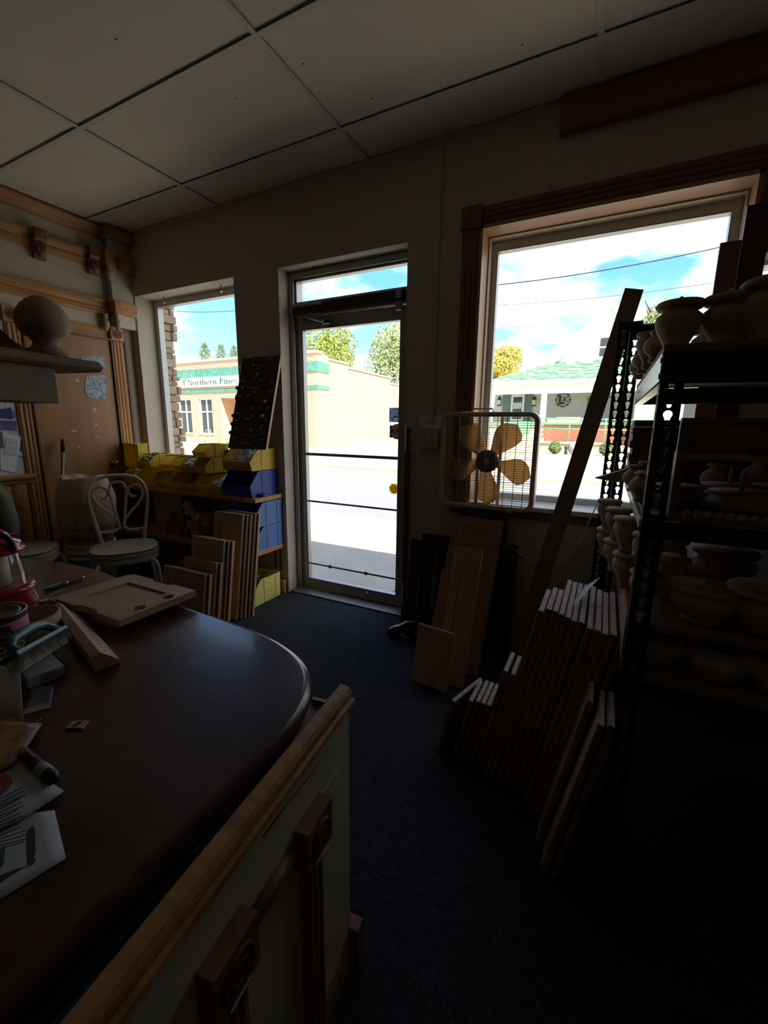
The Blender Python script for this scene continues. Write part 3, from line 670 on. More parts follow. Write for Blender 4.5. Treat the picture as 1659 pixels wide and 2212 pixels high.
# stair handrails in front of the office
for (a0, b0, a1, b1) in ((440, 930, 456, 942), (470, 930, 488, 942), (490, 934, 505, 944)):
    p, q = PY(a0, b0, YN-1.0), PY(a1, b1, YN-1.0)
    hr = thing('stair_handrail', 'grey steel stair handrail by the brick office entrance', 'handrail', (p.x, YN-1.0, zb), group='office stair handrails')
    part(MB().tube([(p.x, YN-1.0, zb), (p.x, YN-1.0, p.z-.4), (p.x+.25, YN-1.0, p.z+.05), (q.x, YN-1.0, p.z+.05), (q.x, YN-1.0, zb)], .03, 6), 'rail_tube', GALV, hr, world=True)
    part(MB().tube([(p.x, YN-1.0, p.z-.7), (q.x, YN-1.0, p.z-.25)], .02, 6), 'lower_rail', GALV, hr, world=True)
# stone pier outside the left window
STONES = [mat(f'stone_{i}', a, .95, c2=b, scale=16, bump=.5) for i, (a, b) in enumerate((((.34, .26, .18), (.26, .19, .13)), ((.40, .29, .20), (.30, .21, .15)), ((.30, .22, .17), (.36, .20, .15)), ((.38, .33, .22), (.29, .25, .16))))]
sp = thing('stone_pier', 'stacked sandstone pier outside the left window', 'pier', (-3.80, 2.8, -.05))
part(MB().box(-4.25, -3.73, W+WT+.02, 2.87, -.1, 4.0), 'mortar_core', CONC, sp, world=True)
z = -.05; i = 0
while z < 3.9:
    h = random.uniform(.045, .085); d = random.uniform(.0, .04); yy = W+WT+.01
    while yy < 2.86:
        w = random.uniform(.1, .2); ye = min(yy+w, 2.9); dd = d+random.uniform(-.012, .02)
        part(MB().box(-3.76, -3.715+dd, yy, ye-.008, z, z+h-.008), 'stone', STONES[i % 4], sp, world=True, bevel=.008); i += 1; yy = ye
    z += h
# ---- white house across the road
YH = 24.0
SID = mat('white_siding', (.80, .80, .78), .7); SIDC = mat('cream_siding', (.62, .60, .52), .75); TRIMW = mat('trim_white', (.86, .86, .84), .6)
SHN = mat('green_shingle', (.11, .20, .13), .9, c2=(.20, .32, .21), scale=1.5, detail=6, contrast=(.4, .6)); SHUT = mat('shutter_green', (.13, .21, .18), .6); RAILG = mat('rail_green', (.16, .42, .20), .5); RBRK = mat('red_brick', (.36, .10, .055), .9, c2=(.46, .16, .09), scale=4); MORT = mat('mortar', (.62, .55, .46), .9); RETW = mat('retaining_concrete', (.58, .52, .38), .9, c2=(.48, .42, .30), scale=1.6, bump=.2)
def H(px, py, y=YH): return PY(px, py, y)
base = .15
ho = thing('house', 'white clapboard house with gable and green shingled porch roof', 'house', (H(1250, 900).x, YH+4, base))
gy_ = YH+2.6
pk = PY(1325, 650, gy_); eL = PY(1186, 782, gy_); eR = Vector((2*pk.x-eL.x, gy_, eL.z))
wl_ = PY(1196, 800, gy_).x; wr_ = 2*pk.x-wl_; zro = PY(1250, 790, gy_).z
part(MB().prism([(wl_, base), (wr_, base), (wr_, eL.z-.1), (pk.x, pk.z-.35), (wl_, eL.z-.1)], 0, 8, Matrix(((1, 0, 0, 0), (0, 0, 1, gy_+.1), (0, 1, 0, 0), (0, 0, 0, 1)))), 'gable_wall', SID, ho, world=True)
z = base+.3; hh_ = .17
sdg = MB()
while z < pk.z-.5:
    k = 1 if z < eL.z-.1 else max(0, (pk.z-.45-z)/(pk.z-.45-eL.z))
    a, b = pk.x+(wl_-pk.x)*k, pk.x+(wr_-pk.x)*k
    sdg.add([(a, gy_+.1, z+hh_), (b, gy_+.1, z+hh_), (b, gy_+.07, z), (a, gy_+.07, z), (a, gy_+.1, z), (b, gy_+.1, z)], [(0, 1, 2, 3), (3, 2, 5, 4)]); z += hh_
part(sdg, 'clapboards', SID, ho, world=True, fix=False, kind='stuff')
for e, s in ((eL, 1), (eR, -1)):
    v = (e - pk); n = Vector((-v.z, 0, v.x)).normalized()*s; 
    part(MB().add([(pk.x, gy_-.25, pk.z), (e.x, gy_-.25, e.z), (e.x, gy_-.25, e.z-.42), (pk.x, gy_-.25, pk.z-.42), (pk.x, gy_+8, pk.z), (e.x, gy_+8, e.z), (e.x, gy_+8, e.z-.42), (pk.x, gy_+8, pk.z-.42)], [(0, 1, 2, 3), (0, 4, 5, 1), (3, 2, 6, 7), (1, 5, 6, 2)]), 'roof_slope', TRIMW, ho, world=True)
def hwindow(x0, x1, z0, z1, y, name='window'):
    f = part(MB().box(x0-.12, x1+.12, y-.06, y, z0-.12, z1+.12), name, TRIMW, ho, world=True)
    zm = (z0+z1)/2
    part(MB().box(x0, x1, y-.075, y-.06, zm+.04, z1), 'pane', DGL, f, world=True); part(MB().box(x0, x1, y-.075, y-.06, z0, zm-.04), 'pane', DGL, f, world=True)
a, b = PY(1298, 730, gy_), PY(1322, 768, gy_); hwindow(a.x, a.x+1.0, b.z, a.z, gy_+.09)
# porch roof
ez0, ez1 = H(1150, 830).z, H(1150, 823).z
xL_, xR_ = H(1036, 830).x, H(1700, 830).x
part(MB().add([(xL_, YH, ez1), (xR_, YH, ez1), (xR_, gy_+.1, zro+.25), (wl_+.0, gy_+.1, zro+.25), (xL_, YH+6, ez1), (wl_, YH+6, zro+.25)], [(0, 1, 2, 3), (0, 3, 5, 4)]), 'porch_roof', SHN, ho, world=True)
sh = MB(); rows = 16
for r in range(rows):
    t0, t1 = r/rows, (r+1)/rows; ya, yb = YH+(gy_+.1-YH)*t0, YH+(gy_+.1-YH)*t1; za, zb_ = ez1+(zro+.25-ez1)*t0, ez1+(zro+.25-ez1)*t1; x = xL_+(wl_-xL_)*t0 + (r % 2)*.2
    while x < xR_:
        u = random.uniform(.25, .5)
        if random.random() < .75: sh.add([(x, ya-.03, za+.035), (x+u-.02, ya-.03, za+.035), (x+u-.02, yb, zb_+.02), (x, yb, zb_+.02), (x, ya-.03, za), (x+u-.02, ya-.03, za)], [(0, 1, 2, 3), (0, 4, 5, 1)])
        x += u
part(sh, 'shingles', mat('green_shingle_b', (.15, .27, .17), .9, c2=(.09, .17, .11), scale=2.5), ho, world=True, fix=False, kind='stuff')
part(MB().box(xL_, xR_, YH-.08, YH+.05, ez0, ez1+.03), 'gutter', TRIMW, ho, world=True)
bz0, bz1 = H(1150, 846).z, ez0; part(MB().box(xL_, xR_, YH+.05, YH+.2, bz0+.12, bz1), 'porch_frieze', SIDC, ho, world=True); part(MB().box(xL_, xR_, YH, YH+.2, bz0-.1, bz0+.12), 'porch_beam', TRIMW, ho, world=True)
pz = H(1150, 905).z; pfl = H(1150, 915).z
for a in (1168, 1179): pass
x0, x1 = H(1167.5, 880).x, H(1179, 880).x; part(MB().box(x0, x1, YH+.02, YH+.22, pfl-.6, bz0), 'porch_post', TRIMW, ho, world=True)
x0 = H(1640, 880).x; part(MB().box(x0, x0+.3, YH+.02, YH+.22, pfl-.6, bz0), 'porch_post', TRIMW, ho, world=True)
yw = gy_-.05
part(MB().box(xL_+.3, xR_, yw, yw+.1, base, ez0), 'porch_wall', SIDC, ho, world=True)
sdg = MB(); z = pfl-.6
while z < bz0: sdg.add([(xL_+.3, yw, z+.15), (xR_, yw, z+.15), (xR_, yw-.03, z), (xL_+.3, yw-.03, z), (xL_+.3, yw, z), (xR_, yw, z)], [(0, 1, 2, 3), (3, 2, 5, 4)]); z += .15
part(sdg, 'porch_clapboards', SIDC, ho, world=True, fix=False, kind='stuff')
da, db = PY(1107, 855, yw), PY(1127, 935, yw)
dr = part(MB().box(da.x-.15, db.x+.15, yw-.09, yw-.03, db.z, da.z+.18), 'front_door', SHUT, ho, world=True)
part(MB().box(da.x-.03, db.x+.03, yw-.11, yw-.09, db.z, da.z+.05), 'door_leaf', TRIMW, dr, world=True); part(MB().box(da.x+.08, db.x-.08, yw-.12, yw-.11, db.z+.8, da.z-.08), 'door_pane', DGL, dr, world=True)
part(MB().box(da.x+.1, db.x-.1, yw-.125, yw-.12, da.z-.75, da.z-.4), 'door_notice', SIDC, dr, world=True)
for a in (1092, 1143): x = PY(a, 880, yw).x; part(MB().box(x-.17, x+.17, yw-.07, yw-.03, db.z+.2, da.z+.15), 'shutter', SHUT, ho, world=True)
LAMPB = mat('lamp_black', (.03, .03, .03), .5)
for a in (1079, 1154):
    p = PY(a, 868, yw); o = part(MB().box(p.x-.09, p.x+.09, yw-.2, yw-.03, p.z-.18, p.z+.1), 'porch_lamp', SIDC, ho, world=True); part(MB().lathe([(0, .34), (.03, .3), (.12, .12), (.13, .1), (0, .1)], 8, Matrix.Translation((p.x, yw-.12, p.z))), 'lamp_cap', LAMPB, o, world=True); part(MB().box(p.x-.1, p.x+.1, yw-.21, yw-.03, p.z-.24, p.z-.18), 'lamp_base', LAMPB, o, world=True)
p = PY(1216, 864, yw-.05); o = part(MB().tube([(p.x+.36*c_(2*PI*i/24), yw-.06, p.z+.36*s_(2*PI*i/24)) for i in range(24)], .018, 5, closed=True), 'monogram_ring', LAMPB, ho, world=True)
for i in range(8): a = 2*PI*i/8; part(MB().sphere((p.x+.36*c_(a), yw-.07, p.z+.36*s_(a)), .05, 6), 'ring_leaf', LAMPB, o, world=True)
lettering('L', .62, LAMPB, o, frame((p.x-.08, yw-.08, p.z-.02), (1, 0, 0), z=(0, -1, 0)), name='letter', ext=.01, bold=.03)
lettering('K', .42, LAMPB, o, frame((p.x+.14, yw-.08, p.z+.02), (1, 0, 0), z=(0, -1, 0)), name='letter', ext=.01)
wx0, wx1 = PY(1273, 870, yw).x, PY(1322, 870, yw).x
f = part(MB().box(wx0-.1, wx1+.1, yw-.08, yw-.03, pz-.3, bz0-.15), 'picture_window', SHUT, ho, world=True); part(MB().box(wx0, wx1, yw-.1, yw-.08, pz-.2, bz0-.25), 'pane', mat('net_curtain', (.42, .46, .43), .5), f, world=True)
# house right end: bright siding wing with a window
xw0, xw1 = H(1372, 870).x, H(1720, 870).x
part(MB().box(xw0, xw1, YH-.4, YH-.2, base, ez0+.1), 'wing_wall', SID, ho, world=True)
sdg = MB(); z = base+.4
while z < ez0: sdg.add([(xw0, YH-.4, z+.17), (xw1, YH-.4, z+.17), (xw1, YH-.43, z), (xw0, YH-.43, z), (xw0, YH-.4, z), (xw1, YH-.4, z)], [(0, 1, 2, 3), (3, 2, 5, 4)]); z += .17
part(sdg, 'wing_clapboards', SID, ho, world=True, fix=False, kind='stuff')
a, b = PY(1478, 872, YH-.4), PY(1518, 905, YH-.4); f = part(MB().box(a.x-.12, b.x+.12, YH-.5, YH-.42, b.z-.5, a.z+.1), 'window', TRIMW, ho, world=True); part(MB().box(a.x, b.x, YH-.52, YH-.5, b.z-.4, a.z), 'pane', DGL, f, world=True)
# porch skirt of red brick, built brick by brick in the strip the big window shows
zb0, zb1 = H(1200, 955).z, H(1200, 917).z
part(MB().box(xL_, xR_, YH-.02, YH+.2, base, zb1), 'mortar_bed', MORT, ho, world=True)
part(MB().box(xL_, xR_, YH-.12, YH+.25, zb1, zb1+.12), 'porch_ledge', RAILG, ho, world=True)
bw, bh = .40, .115; bk = None; r = 0; z = zb0; xb0, xb1 = H(1165, 940).x, H(1372, 940).x
while z < zb1-bh*.5:
    x = xb0 + (r % 2)*bw/2
    while x < xb1:
        if bk is None:
            bk = part(MB().box(0, bw-.03, 0, .05, 0, bh-.03), 'brick', RBRK, ho, bevel=0); bk.matrix_basis = Matrix.Translation(-Vector(ho.location)) @ TR(x, YH-.05, z)
        else: share(bk, ho, Matrix.Translation(-Vector(ho.location)) @ TR(x, YH-.05, z))
        x += bw
    z += bh; r += 1
for (a0, a1, ztop) in ((1181, 1200, 903), (1256, 1272, 903)):
    p, q = H(a0, 915), H(a1, 915); part(MB().box(p.x, q.x, YH-.05, YH+.15, zb1+.1, H(1200, ztop).z), 'porch_rail_panel', TRIMW, ho, world=True)
p, q = H(1201, 915), H(1255, 901); part(MB().box(p.x, q.x, YH-.03, YH+.12, zb1+.1, q.z), 'porch_planter', mat('dry_planter', (.52, .46, .32), .95, c2=(.35, .33, .18), scale=9, bump=.5), ho, world=True)
# retaining wall in front with green pipe railing
yr = YH-1.6
rz1 = PY(1200, 958, yr).z
rw = thing('retaining_wall', 'low concrete retaining wall below the white house', 'wall', (H(1250, 970).x, yr, .05))
part(MB().box(PY(1165, 970, yr).x, xR_, yr, yr+.3, .05, rz1), 'wall_body', RETW, rw, world=True); part(MB().box(PY(1165, 970, yr).x, xR_, yr-.05, yr+.35, rz1, rz1+.08), 'wall_cap', RETW, rw, world=True)
part(MB().box(PY(1060, 955, yr).x, PY(1165, 955, yr).x, yr-.2, YH, .05, PY(1100, 945, yr).z), 'steps', RETW, rw, world=True)
for z in (.35, .62): part(MB().box(PY(1060, 955, yr).x, PY(1165, 955, yr).x, yr-.2-(1-z)*1.2, yr, .05, z), 'step', RETW, rw, world=True)
gr_ = thing('pipe_railing', 'bright green pipe railing along the retaining wall', 'railing', (H(1250, 930).x, yr+.15, rz1))
zt1, zt0 = PY(1250, 903, yr).z, PY(1250, 925, yr).z
for z in (zt1, zt0): part(MB().tube([(PY(1150, 930, yr).x, yr+.15, z), (PY(1420, 930, yr).x, yr+.15, z-.1)], .025, 6), 'rail', RAILG, gr_, world=True)
for a in (1229, 1307, 1390): x = PY(a, 930, yr).x; part(MB().tube([(x, yr+.15, rz1+.08), (x, yr+.15, zt1)], .025, 6), 'post', RAILG, gr_, world=True)
x = PY(1134, 930, YH).x; part(MB().box(x-.28, x+.28, YH-.4, YH-.3, PY(1134, 938, YH).z, PY(1134, 910, YH).z), 'gate_panel', RAILG, gr_, world=True)
LEAFS = [mat(f'leaf_{i}', a, .7, c2=b, scale=3, trans=0) for i, (a, b) in enumerate((((.30, .34, .06), (.16, .22, .04)), ((.44, .34, .05), (.30, .30, .05)), ((.36, .40, .16), (.22, .30, .12)), ((.10, .16, .04), (.06, .10, .03))))]
BARK = mat('bark', (.12, .09, .06), .95)
def bush(c, rx, rz, n, size, m, mb=None):
    mb = mb or MB(); c = Vector(c)
    for _ in range(n):
        u = Vector((random.gauss(0, 1), random.gauss(0, 1), random.gauss(0, 1))).normalized()*random.uniform(.55, 1)**.6
        p = c + Vector((u.x*rx, u.y*rx, u.z*rz)); a = Vector((random.gauss(0, 1), random.gauss(0, 1), random.gauss(0, 1))).normalized(); b = a.orthogonal().normalized(); s = size*random.uniform(.6, 1.3)
        mb.add([p - a*s, p + b*s*.5, p + a*s, p - b*s*.5], [(0, 1, 2, 3)])
    return mb
def tree(name, label, px, py, y, rx, rz, lobes, n, size, m, base_z=.1, trunk=.25, group=None):
    c = PY(px, py, y); t = thing(name, label, 'tree', (c.x, y, base_z), group=group); mb = MB()
    for _ in range(lobes):
        u = Vector((random.uniform(-1, 1), random.uniform(-1, 1), random.uniform(-.8, 1)))*.62; bush(c + Vector((u.x*rx, u.y*rx, u.z*rz)), rx*.5, rz*.45, n//lobes, size, m, mb)
    part(mb, 'crown', m, t, world=True, fix=False)
    tb = MB().tube([(c.x, y, base_z), (c.x+.1, y, c.z-rz*.3), (c.x, y, c.z+rz*.4)], [trunk, trunk*.7, trunk*.2], 7)
    for _ in range(7):
        a = random.uniform(0, 2*PI); z = c.z-rz*.5+random.random()*rz; tb.tube([(c.x, y, z-.3), (c.x+c_(a)*rx*.5, y+s_(a)*rx*.5, z+.5)], [trunk*.3, .03], 5)
    part(tb, 'trunk', BARK, t, world=True); return t
tree('maple_tree', 'broad yellow green maple rising behind the brick office', 715, 762, 44, 3.1, 3.6, 22, 9000, .14, LEAFS[0])
tree('maple_tree', 'tall pale green maple at the far end of the brown side wall', 850, 770, 44, 3.0, 4.2, 22, 9000, .14, LEAFS[2])
tree('round_tree', 'round golden green tree beside the porch roof', 1076, 795, 45, 2.2, 2.3, 16, 7000, .13, LEAFS[1])
tree('garden_tree', 'tree top peeking over the white house roof', 1405, 690, 38, 1.4, 2.2, 6, 900, .2, LEAFS[2])
def conifer(px, py, y, h, r, label):
    c = PY(px, py, y); t = thing('fir_tree', label, 'tree', (c.x, y, .1), group='firs behind the brick office'); mb = MB()
    for i in range(1500):
        k = random.random()**.8; z = c.z - k*h; a = random.uniform(0, 2*PI); q = r*k*random.uniform(.3, 1.1); p = Vector((c.x+c_(a)*q, y+s_(a)*q, z+q*.12)); d = Vector((c_(a), s_(a), .45))*.42; s = Vector((-s_(a), c_(a), 0))*.09
        mb.add([p, p+d*.5+s, p+d, p+d*.5-s], [(0, 1, 2, 3)])
    part(mb, 'needles', LEAFS[2], t, world=True, fix=False); part(MB().tube([(c.x, y, .1), (c.x, y, c.z-.1)], [.2, .02], 6), 'trunk', BARK, t, world=True)
for a, b, yq in ((441, 742, 46), (477, 745, 53.5), (505, 748, 61)): conifer(a, b, yq, 7, 3.4, 'fir tree top showing above the parapet of the brick office')
# small dark twigs and a bare tree by the side wall
t = thing('bare_tree', 'leafless grey tree between the two maples', 'tree', (PY(812, 800, 46).x, 46, .1)); c = PY(812, 800, 46); mb = MB().tube([(c.x, 46, .1), (c.x, 46, c.z)], [.15, .05], 6)
for _ in range(22):
    a = random.uniform(-1.1, 1.1); z = c.z-random.uniform(0, 2); L = random.uniform(.6, 1.6); mb.tube([(c.x, 46, z), (c.x+L*s_(a)*.6, 46, z+L*.5), (c.x+L*s_(a), 46, z+L)], [.04, .03, .01], 4)
part(mb, 'trunk', BARK, t, world=True)
# shrubs and a stone in front of the retaining wall
for (a, b, r, kind) in ((1181, 977, .32, 0), (1308, 978, .32, 0)):
    p = PZ(a, b+12, .08); solo(bush((p.x, 21.75, .4), .3, .32, 500, .06, LEAFS[0]), 'round_shrub', LEAFS[3], 'small clipped green shrub at the foot of the retaining wall', 'shrub', 'clipped shrubs', fix=False)
p = PY(1243, 985, 21.7); solo(MB().sphere((p.x, 21.7, .38), .3, 8, None, (1.2, .6, 1.1)), 'yard_stone', CONC, 'grey upright stone before the retaining wall', 'stone')
p = PY(1222, 978, 21.7); solo(MB().lathe([(.08, 0), (.05, .2), (.09, .3), (.04, .38), (0, .42)], 8, Matrix.Translation((p.x, 21.7, .1))), 'garden_lamp', LAMPB, 'small dark garden lamp before the retaining wall', 'lamp')
# overhead wires
WIRE = mat('wire', (.03, .03, .035), .6)
for (a0, b0, a1, b1, y, r, lab) in ((1000, 622, 1700, 500, 8.0, .008, 'thick overhead utility wire crossing the cloudy sky'), (1000, 662, 1700, 585, 9.0, .004, 'thin beaded overhead wire crossing the cloudy sky'), (340, 668, 560, 665, 10.0, .008, 'overhead wire seen through the left window'), (560, 657, 900, 630, 9.5, .008, 'overhead wire seen through the door transom')):
    p, q = PY(a0, b0, y), PY(a1, b1, y); solo(MB().tube([p + (q-p)*t - Vector((0, 0, .1*4*t*(1-t))) for t in [i/10 for i in range(11)]], r, 5), 'overhead_wire', WIRE, lab, 'wire')
# ================================================================ shelf with bins under the left window
ws = thing('window_shelf', 'long oak plank shelf loaded with plastic bins under the left window', 'shelf', (-2.9, 2.35, 0))
part(MB().box(-3.64, -2.13, 2.195, 2.65, .752, .783), 'top_plank', OAK['x'], ws, world=True, bevel=.002)
part(MB().box(-3.70, -2.135, 2.178, 2.483, .363, .396), 'lower_plank', OAK['x'], ws, world=True, bevel=.002)
for x in (-3.69, -2.95): part(MB().box(x, x+.03, 2.22, 2.48, 0, .752), 'upright', OAKD['z'], ws, world=True)
part(MB().box(-2.20, -2.17, 2.44, 2.483, .0, .752), 'upright', OAKD['z'], ws, world=True)
KNOB = mat('aged_knobs', (.16, .10, .07), .35, metal=.5, c2=(.40, .33, .26), scale=60)
CHRM = mat('chrome_bits', (.55, .53, .50), .25, metal=.9, c2=(.2, .18, .16), scale=70)
BAGP = mat('clear_bag', (.70, .70, .68), .3)
def bin_(label, x0, x1, yf, d, z, h, m, group='plastic bins on the window shelf', lab=True, ribs=True, rz=0, lean=0, fill=None):
    w = x1-x0; t = .003
    o = thing('storage_bin', label, 'bin', ((x0+x1)/2, yf+d/2, z), rz, group)
    T = TR(-w/2, -d/2, 0)
    side = [(.07*d, 0), (0, .43*h), (.30*d, h), (d, h), (d*.97, 0)]
    A = Matrix(((0, 0, 1, 0), (1, 0, 0, 0), (0, 1, 0, 0), (0, 0, 0, 1)))
    b = MB(); b.prism(side, 0, t, T @ A); b.prism(side, w-t, w, T @ A)
    b.box(t, w-t, .07*d, d*.97, 0, t, T); b.box(t, w-t, d-.004, d, 0.004, h, T)
    b.add([(0, .07*d, 0), (w, .07*d, 0), (w, 0, .43*h), (0, 0, .43*h), (0, .07*d+t, 0), (w, .07*d+t, 0), (w, t, .43*h), (0, t, .43*h)], [(0, 1, 2, 3), (5, 4, 7, 6), (3, 2, 6, 7), (0, 4, 5, 1)], False, T)
    part(b, 'body', m, o, fix=False)
    r = MB(); e = .004
    for x in (-e, w-t): r.box(x, x+t+e, .30*d, d, h-.007, h+.001, T)
    r.box(0, w, d-.002, d+e, h-.0072, h+.0005, T)
    part(r, 'rim', m, o, fix=False); part(MB().box(0, w, -e, .004, .40*h, .44*h, T), 'front_lip', m, o)
    if ribs:
        for x in (-.003, w):
            q = MB()
            for yy in (.42*d, .82*d): q.box(x, x+.003, yy-.004, yy+.004, .02*h, h-.004, T)
            for zz in (.60*h, .80*h): q.box(x, x+.003, .42*d, .82*d, zz-.0015, zz+.0015, T)
            part(q, 'side_rib', m, o, fix=False)
    if lab: part(MB().box(w*.36, w*.64, -.0055, -.003, .18*h, .30*h, T @ Matrix.Shear('XZ', 4, (0, -.07*d/(.43*h)))) if False else MB().box(w*.34, w*.66, .02*d, .045*d, .20*h, .31*h, T), 'label_slot', m, o)
    if fill:
        kind, fm = fill; mb = MB(); rnd = random.Random(int(x0*1e4)+7)
        for _ in range(70 if kind == 'knobs' else 55):
            p = (rnd.uniform(.016, w-.016)-w/2, rnd.uniform(.12*d, d*.9)-d/2, 0); zt = (.42*h+(h*.55)*min(1, (p[1]+d/2)/(d*.45)))*rnd.uniform(.75, 1.05)
            if kind == 'knobs': mb.sphere((p[0], p[1], max(.015, zt)), rnd.uniform(.010, .015), 5, None, (1, 1, .8))
            elif kind == 'bags':
                s = rnd.uniform(.015, .03); mb.add([(p[0]-s, p[1]-s, zt*.8), (p[0]+s, p[1]-s*.4, zt*.85+rnd.uniform(-.01, .02)), (p[0]+s*.3, p[1]+s, zt*.95), (p[0]-s*.2, p[1], zt*.98+.006)], [(0, 1, 3), (1, 2, 3), (2, 0, 3)])
            else:
                a = rnd.uniform(0, PI); L = rnd.uniform(.012, .022); mb.tube([(p[0]-c_(a)*L, p[1]-s_(a)*L, zt*.85), (p[0], p[1], zt*.85+.01), (p[0]+c_(a)*L, p[1]+s_(a)*L, zt*.85+rnd.uniform(-.004, .008))], .004, 5)
        mb.box(-w/2+t*2, w/2-t*2, -d/2+.12*d, d/2-.01, .004, .36*h)
        f = solo(flat(mb, root_matrix(o)), {'knobs': 'knob_heap', 'bags': 'bagged_parts', 'pulls': 'pull_heap'}[kind], fm, {'knobs': 'heap of worn brass cabinet knobs filling a yellow bin', 'bags': 'clear bags of small parts in a yellow bin', 'pulls': 'heap of metal drawer pulls in a yellow bin'}[kind] + f' ({label.split(" bin ")[-1]})', 'hardware', kind='stuff', fix=False)
    return o
ZS1 = .7835
def sx(px, py=1048, y=2.2): return PY(px, py, y).x
rows = [  # px0, px1, depth, height, words
    (259, 288, .28, .13, 'yellow bin holding loose metal pulls, beside the closet door', ('pulls', CHRM)),
    (289, 324, .28, .15, 'bright yellow bin with one side catching the window light', None),
    (340, 363, .26, .125, 'empty yellow bin low in the row, first beside the bright bin', None),
    (364, 388, .26, .125, 'empty yellow bin low in the row, second beside the bright bin', None),
    (389, 414, .26, .125, 'empty yellow bin low in the row, third beside the bright bin', None),
    (416, 443, .26, .125, 'empty yellow bin low in the row, fourth beside the bright bin', None),
    (447, 473, .26, .125, 'yellow bin low in the row next to the deep blue bin', ('bags', BAGP))]
for a, b, d, h, lab, fill in rows: bin_(lab, sx(a), sx(b), 2.215, d, ZS1, h, YEL, fill=fill)
bin_('small yellow bin squeezed between two larger yellow bins', sx(325.5), sx(339), 2.205, .2, ZS1, .115, YEL, lab=False)
ZS2 = ZS1+.131
for a, b, lab, fill in ((343, 366, 'yellow bin of the upper tier above the first empty bin', None), (373, 389, 'narrow yellow bin of the upper tier with pale scraps', None), (391, 414, 'yellow bin of the upper tier stuffed with clear plastic bags', ('bags', BAGP)), (416, 442, 'dark interior yellow bin of the upper tier below the raised one', None)):
    bin_(lab, sx(a, 1005, 2.27), sx(b, 1005, 2.27), 2.27, .22, ZS2, .118, YEL, fill=fill)
bin_('yellow bin raised on the top tier, in front of the glass', sx(414, 975, 2.3), sx(442, 975, 2.3), 2.30, .24, ZS2+.122, .10, YEL)
bin_('yellow bin heaped with brown cabinet knobs on the upper tier', -3.495, sx(321, 985, 2.25), 2.25, .24, ZS1+.153, .10, YEL, fill=('knobs', KNOB))
bin_('deep blue bin standing at the end of the oak shelf', -2.452, -2.176, 2.20, .29, ZS1, .182, BLU)
bin_('large yellow bin of clear bags stacked on the deep blue bin', -2.445, -2.178, 2.21, .28, ZS1+.186, .15, YEL, fill=('bags', BAGP))
g2_ = 'light blue bins on the lower plank'
bin_('lower of two light blue bins stacked on the lower plank', -2.40, -2.137, 2.185, .29, .3965, .172, LBLU, g2_)
bin_('upper of two light blue bins stacked on the lower plank', -2.40, -2.137, 2.185, .29, .572, .172, LBLU, g2_)
bin_('pale yellow bin of metal pulls standing on the carpet by the door', -2.40, -2.13, 2.12, .30, .001, .185, YELS, 'floor bin', fill=('pulls', CHRM))
# yellow bin stood on end on top of the first bin
uz = .205
ub = thing('upended_bin', 'yellow bin stood on end on top of the bin beside the closet door', 'bin', (-3.615, 2.33, ZS1+.1325))
part(MB().box(-.105, .105, -.05, -.045, 0, uz).box(-.105, -.102, -.05, .045, 0, uz).box(.102, .105, -.05, .045, 0, uz).box(-.105, .105, -.05, .045, 0, .003), 'body', YEL, ub, fix=False)
part(MB().box(-.109, .109, -.055, .05, uz-.010, uz), 'rim', YEL, ub, bevel=.002)
for k in range(6): part(MB().box(-.072+k*.03, -.069+k*.03, -.053, -.05, .01, uz-.012), 'rib', YEL, ub)
for k in range(7): part(MB().box(-.104, -.085, -.0545, -.05, .012+k*.026, .022+k*.026), 'tooth', YEL, ub)
# dark metal angle tray on the sill behind the bins and blue tape roll
p = PY(470, 945, 2.56); tr = thing('metal_tray', 'dark grey folded metal tray lying on the bins against the glass', 'tray', (p.x, 2.54, ZS1))
part(MB().prism([(-.17, .30), (.20, .30), (.20, .21), (-.08, .21)], -.04, -.035, AXZ), 'front_face', STEELD, tr)
part(MB().box(-.17, .20, -.04, .05, .30, .306), 'top_flange', GALV, tr)
part(MB().box(-.07, .19, -.03, .05, 0, .21), 'support_block', OAKD['x'], tr)
BTAPE = mat('blue_tape', (.03, .08, .22), .5)
tp = thing('tape_roll', 'roll of dark blue tape lying on the shelf end', 'tape', (-2.163, 2.30, ZS1))
n_ = 28
def ringsolid(r0, r1, z0, z1, n=28):
    mb = MB(); mb.lathe([(r0, z0), (r1, z0), (r1, z1), (r0, z1), (r0, z0)], n, smooth=False); return mb
part(ringsolid(.022, .034, 0, .02), 'tape_winding', BTAPE, tp); part(ringsolid(.019, .0222, .001, .021), 'cardboard_core', MAPLED['z'], tp)
# scrap blocks on the lower plank
rnd = random.Random(3)
for k, (a, b, w, h, rot) in enumerate(((365, 1178, .10, .14, 0), (383, 1178, .08, .10, .1), (402, 1178, .10, .12, 0), (420, 1180, .07, .09, 0), (438, 1182, .08, .11, .2), (352, 1172, .08, .10, 0), (372, 1150, .10, .06, .1), (395, 1145, .09, .07, .5), (430, 1145, .10, .06, .3), (455, 1150, .08, .10, 0))):
    x = PY(a, b, 2.26).x; zb_ = .3965 if b > 1160 else .3965+.125
    yy = 2.25 + (k % 3)*.05
    M = Matrix.Translation((x, yy, zb_)) @ RZ(rot)
    solo(MB().box(-w/2, w/2, -.04, .04, 0, h, M), 'scrap_block', MAPLED['xyz'[k % 3]], 'raw maple offcut among the scrap heaped on the lower plank', 'wood scrap', 'maple offcuts on the lower plank', bevel=.002)
zc = .60
p = PY(418, 1108, 2.24)
za = thing('stepped_offcut', 'zigzag maple offcut lying on top of the scrap heap', 'wood scrap', (p.x, 2.24, p.z-.08))
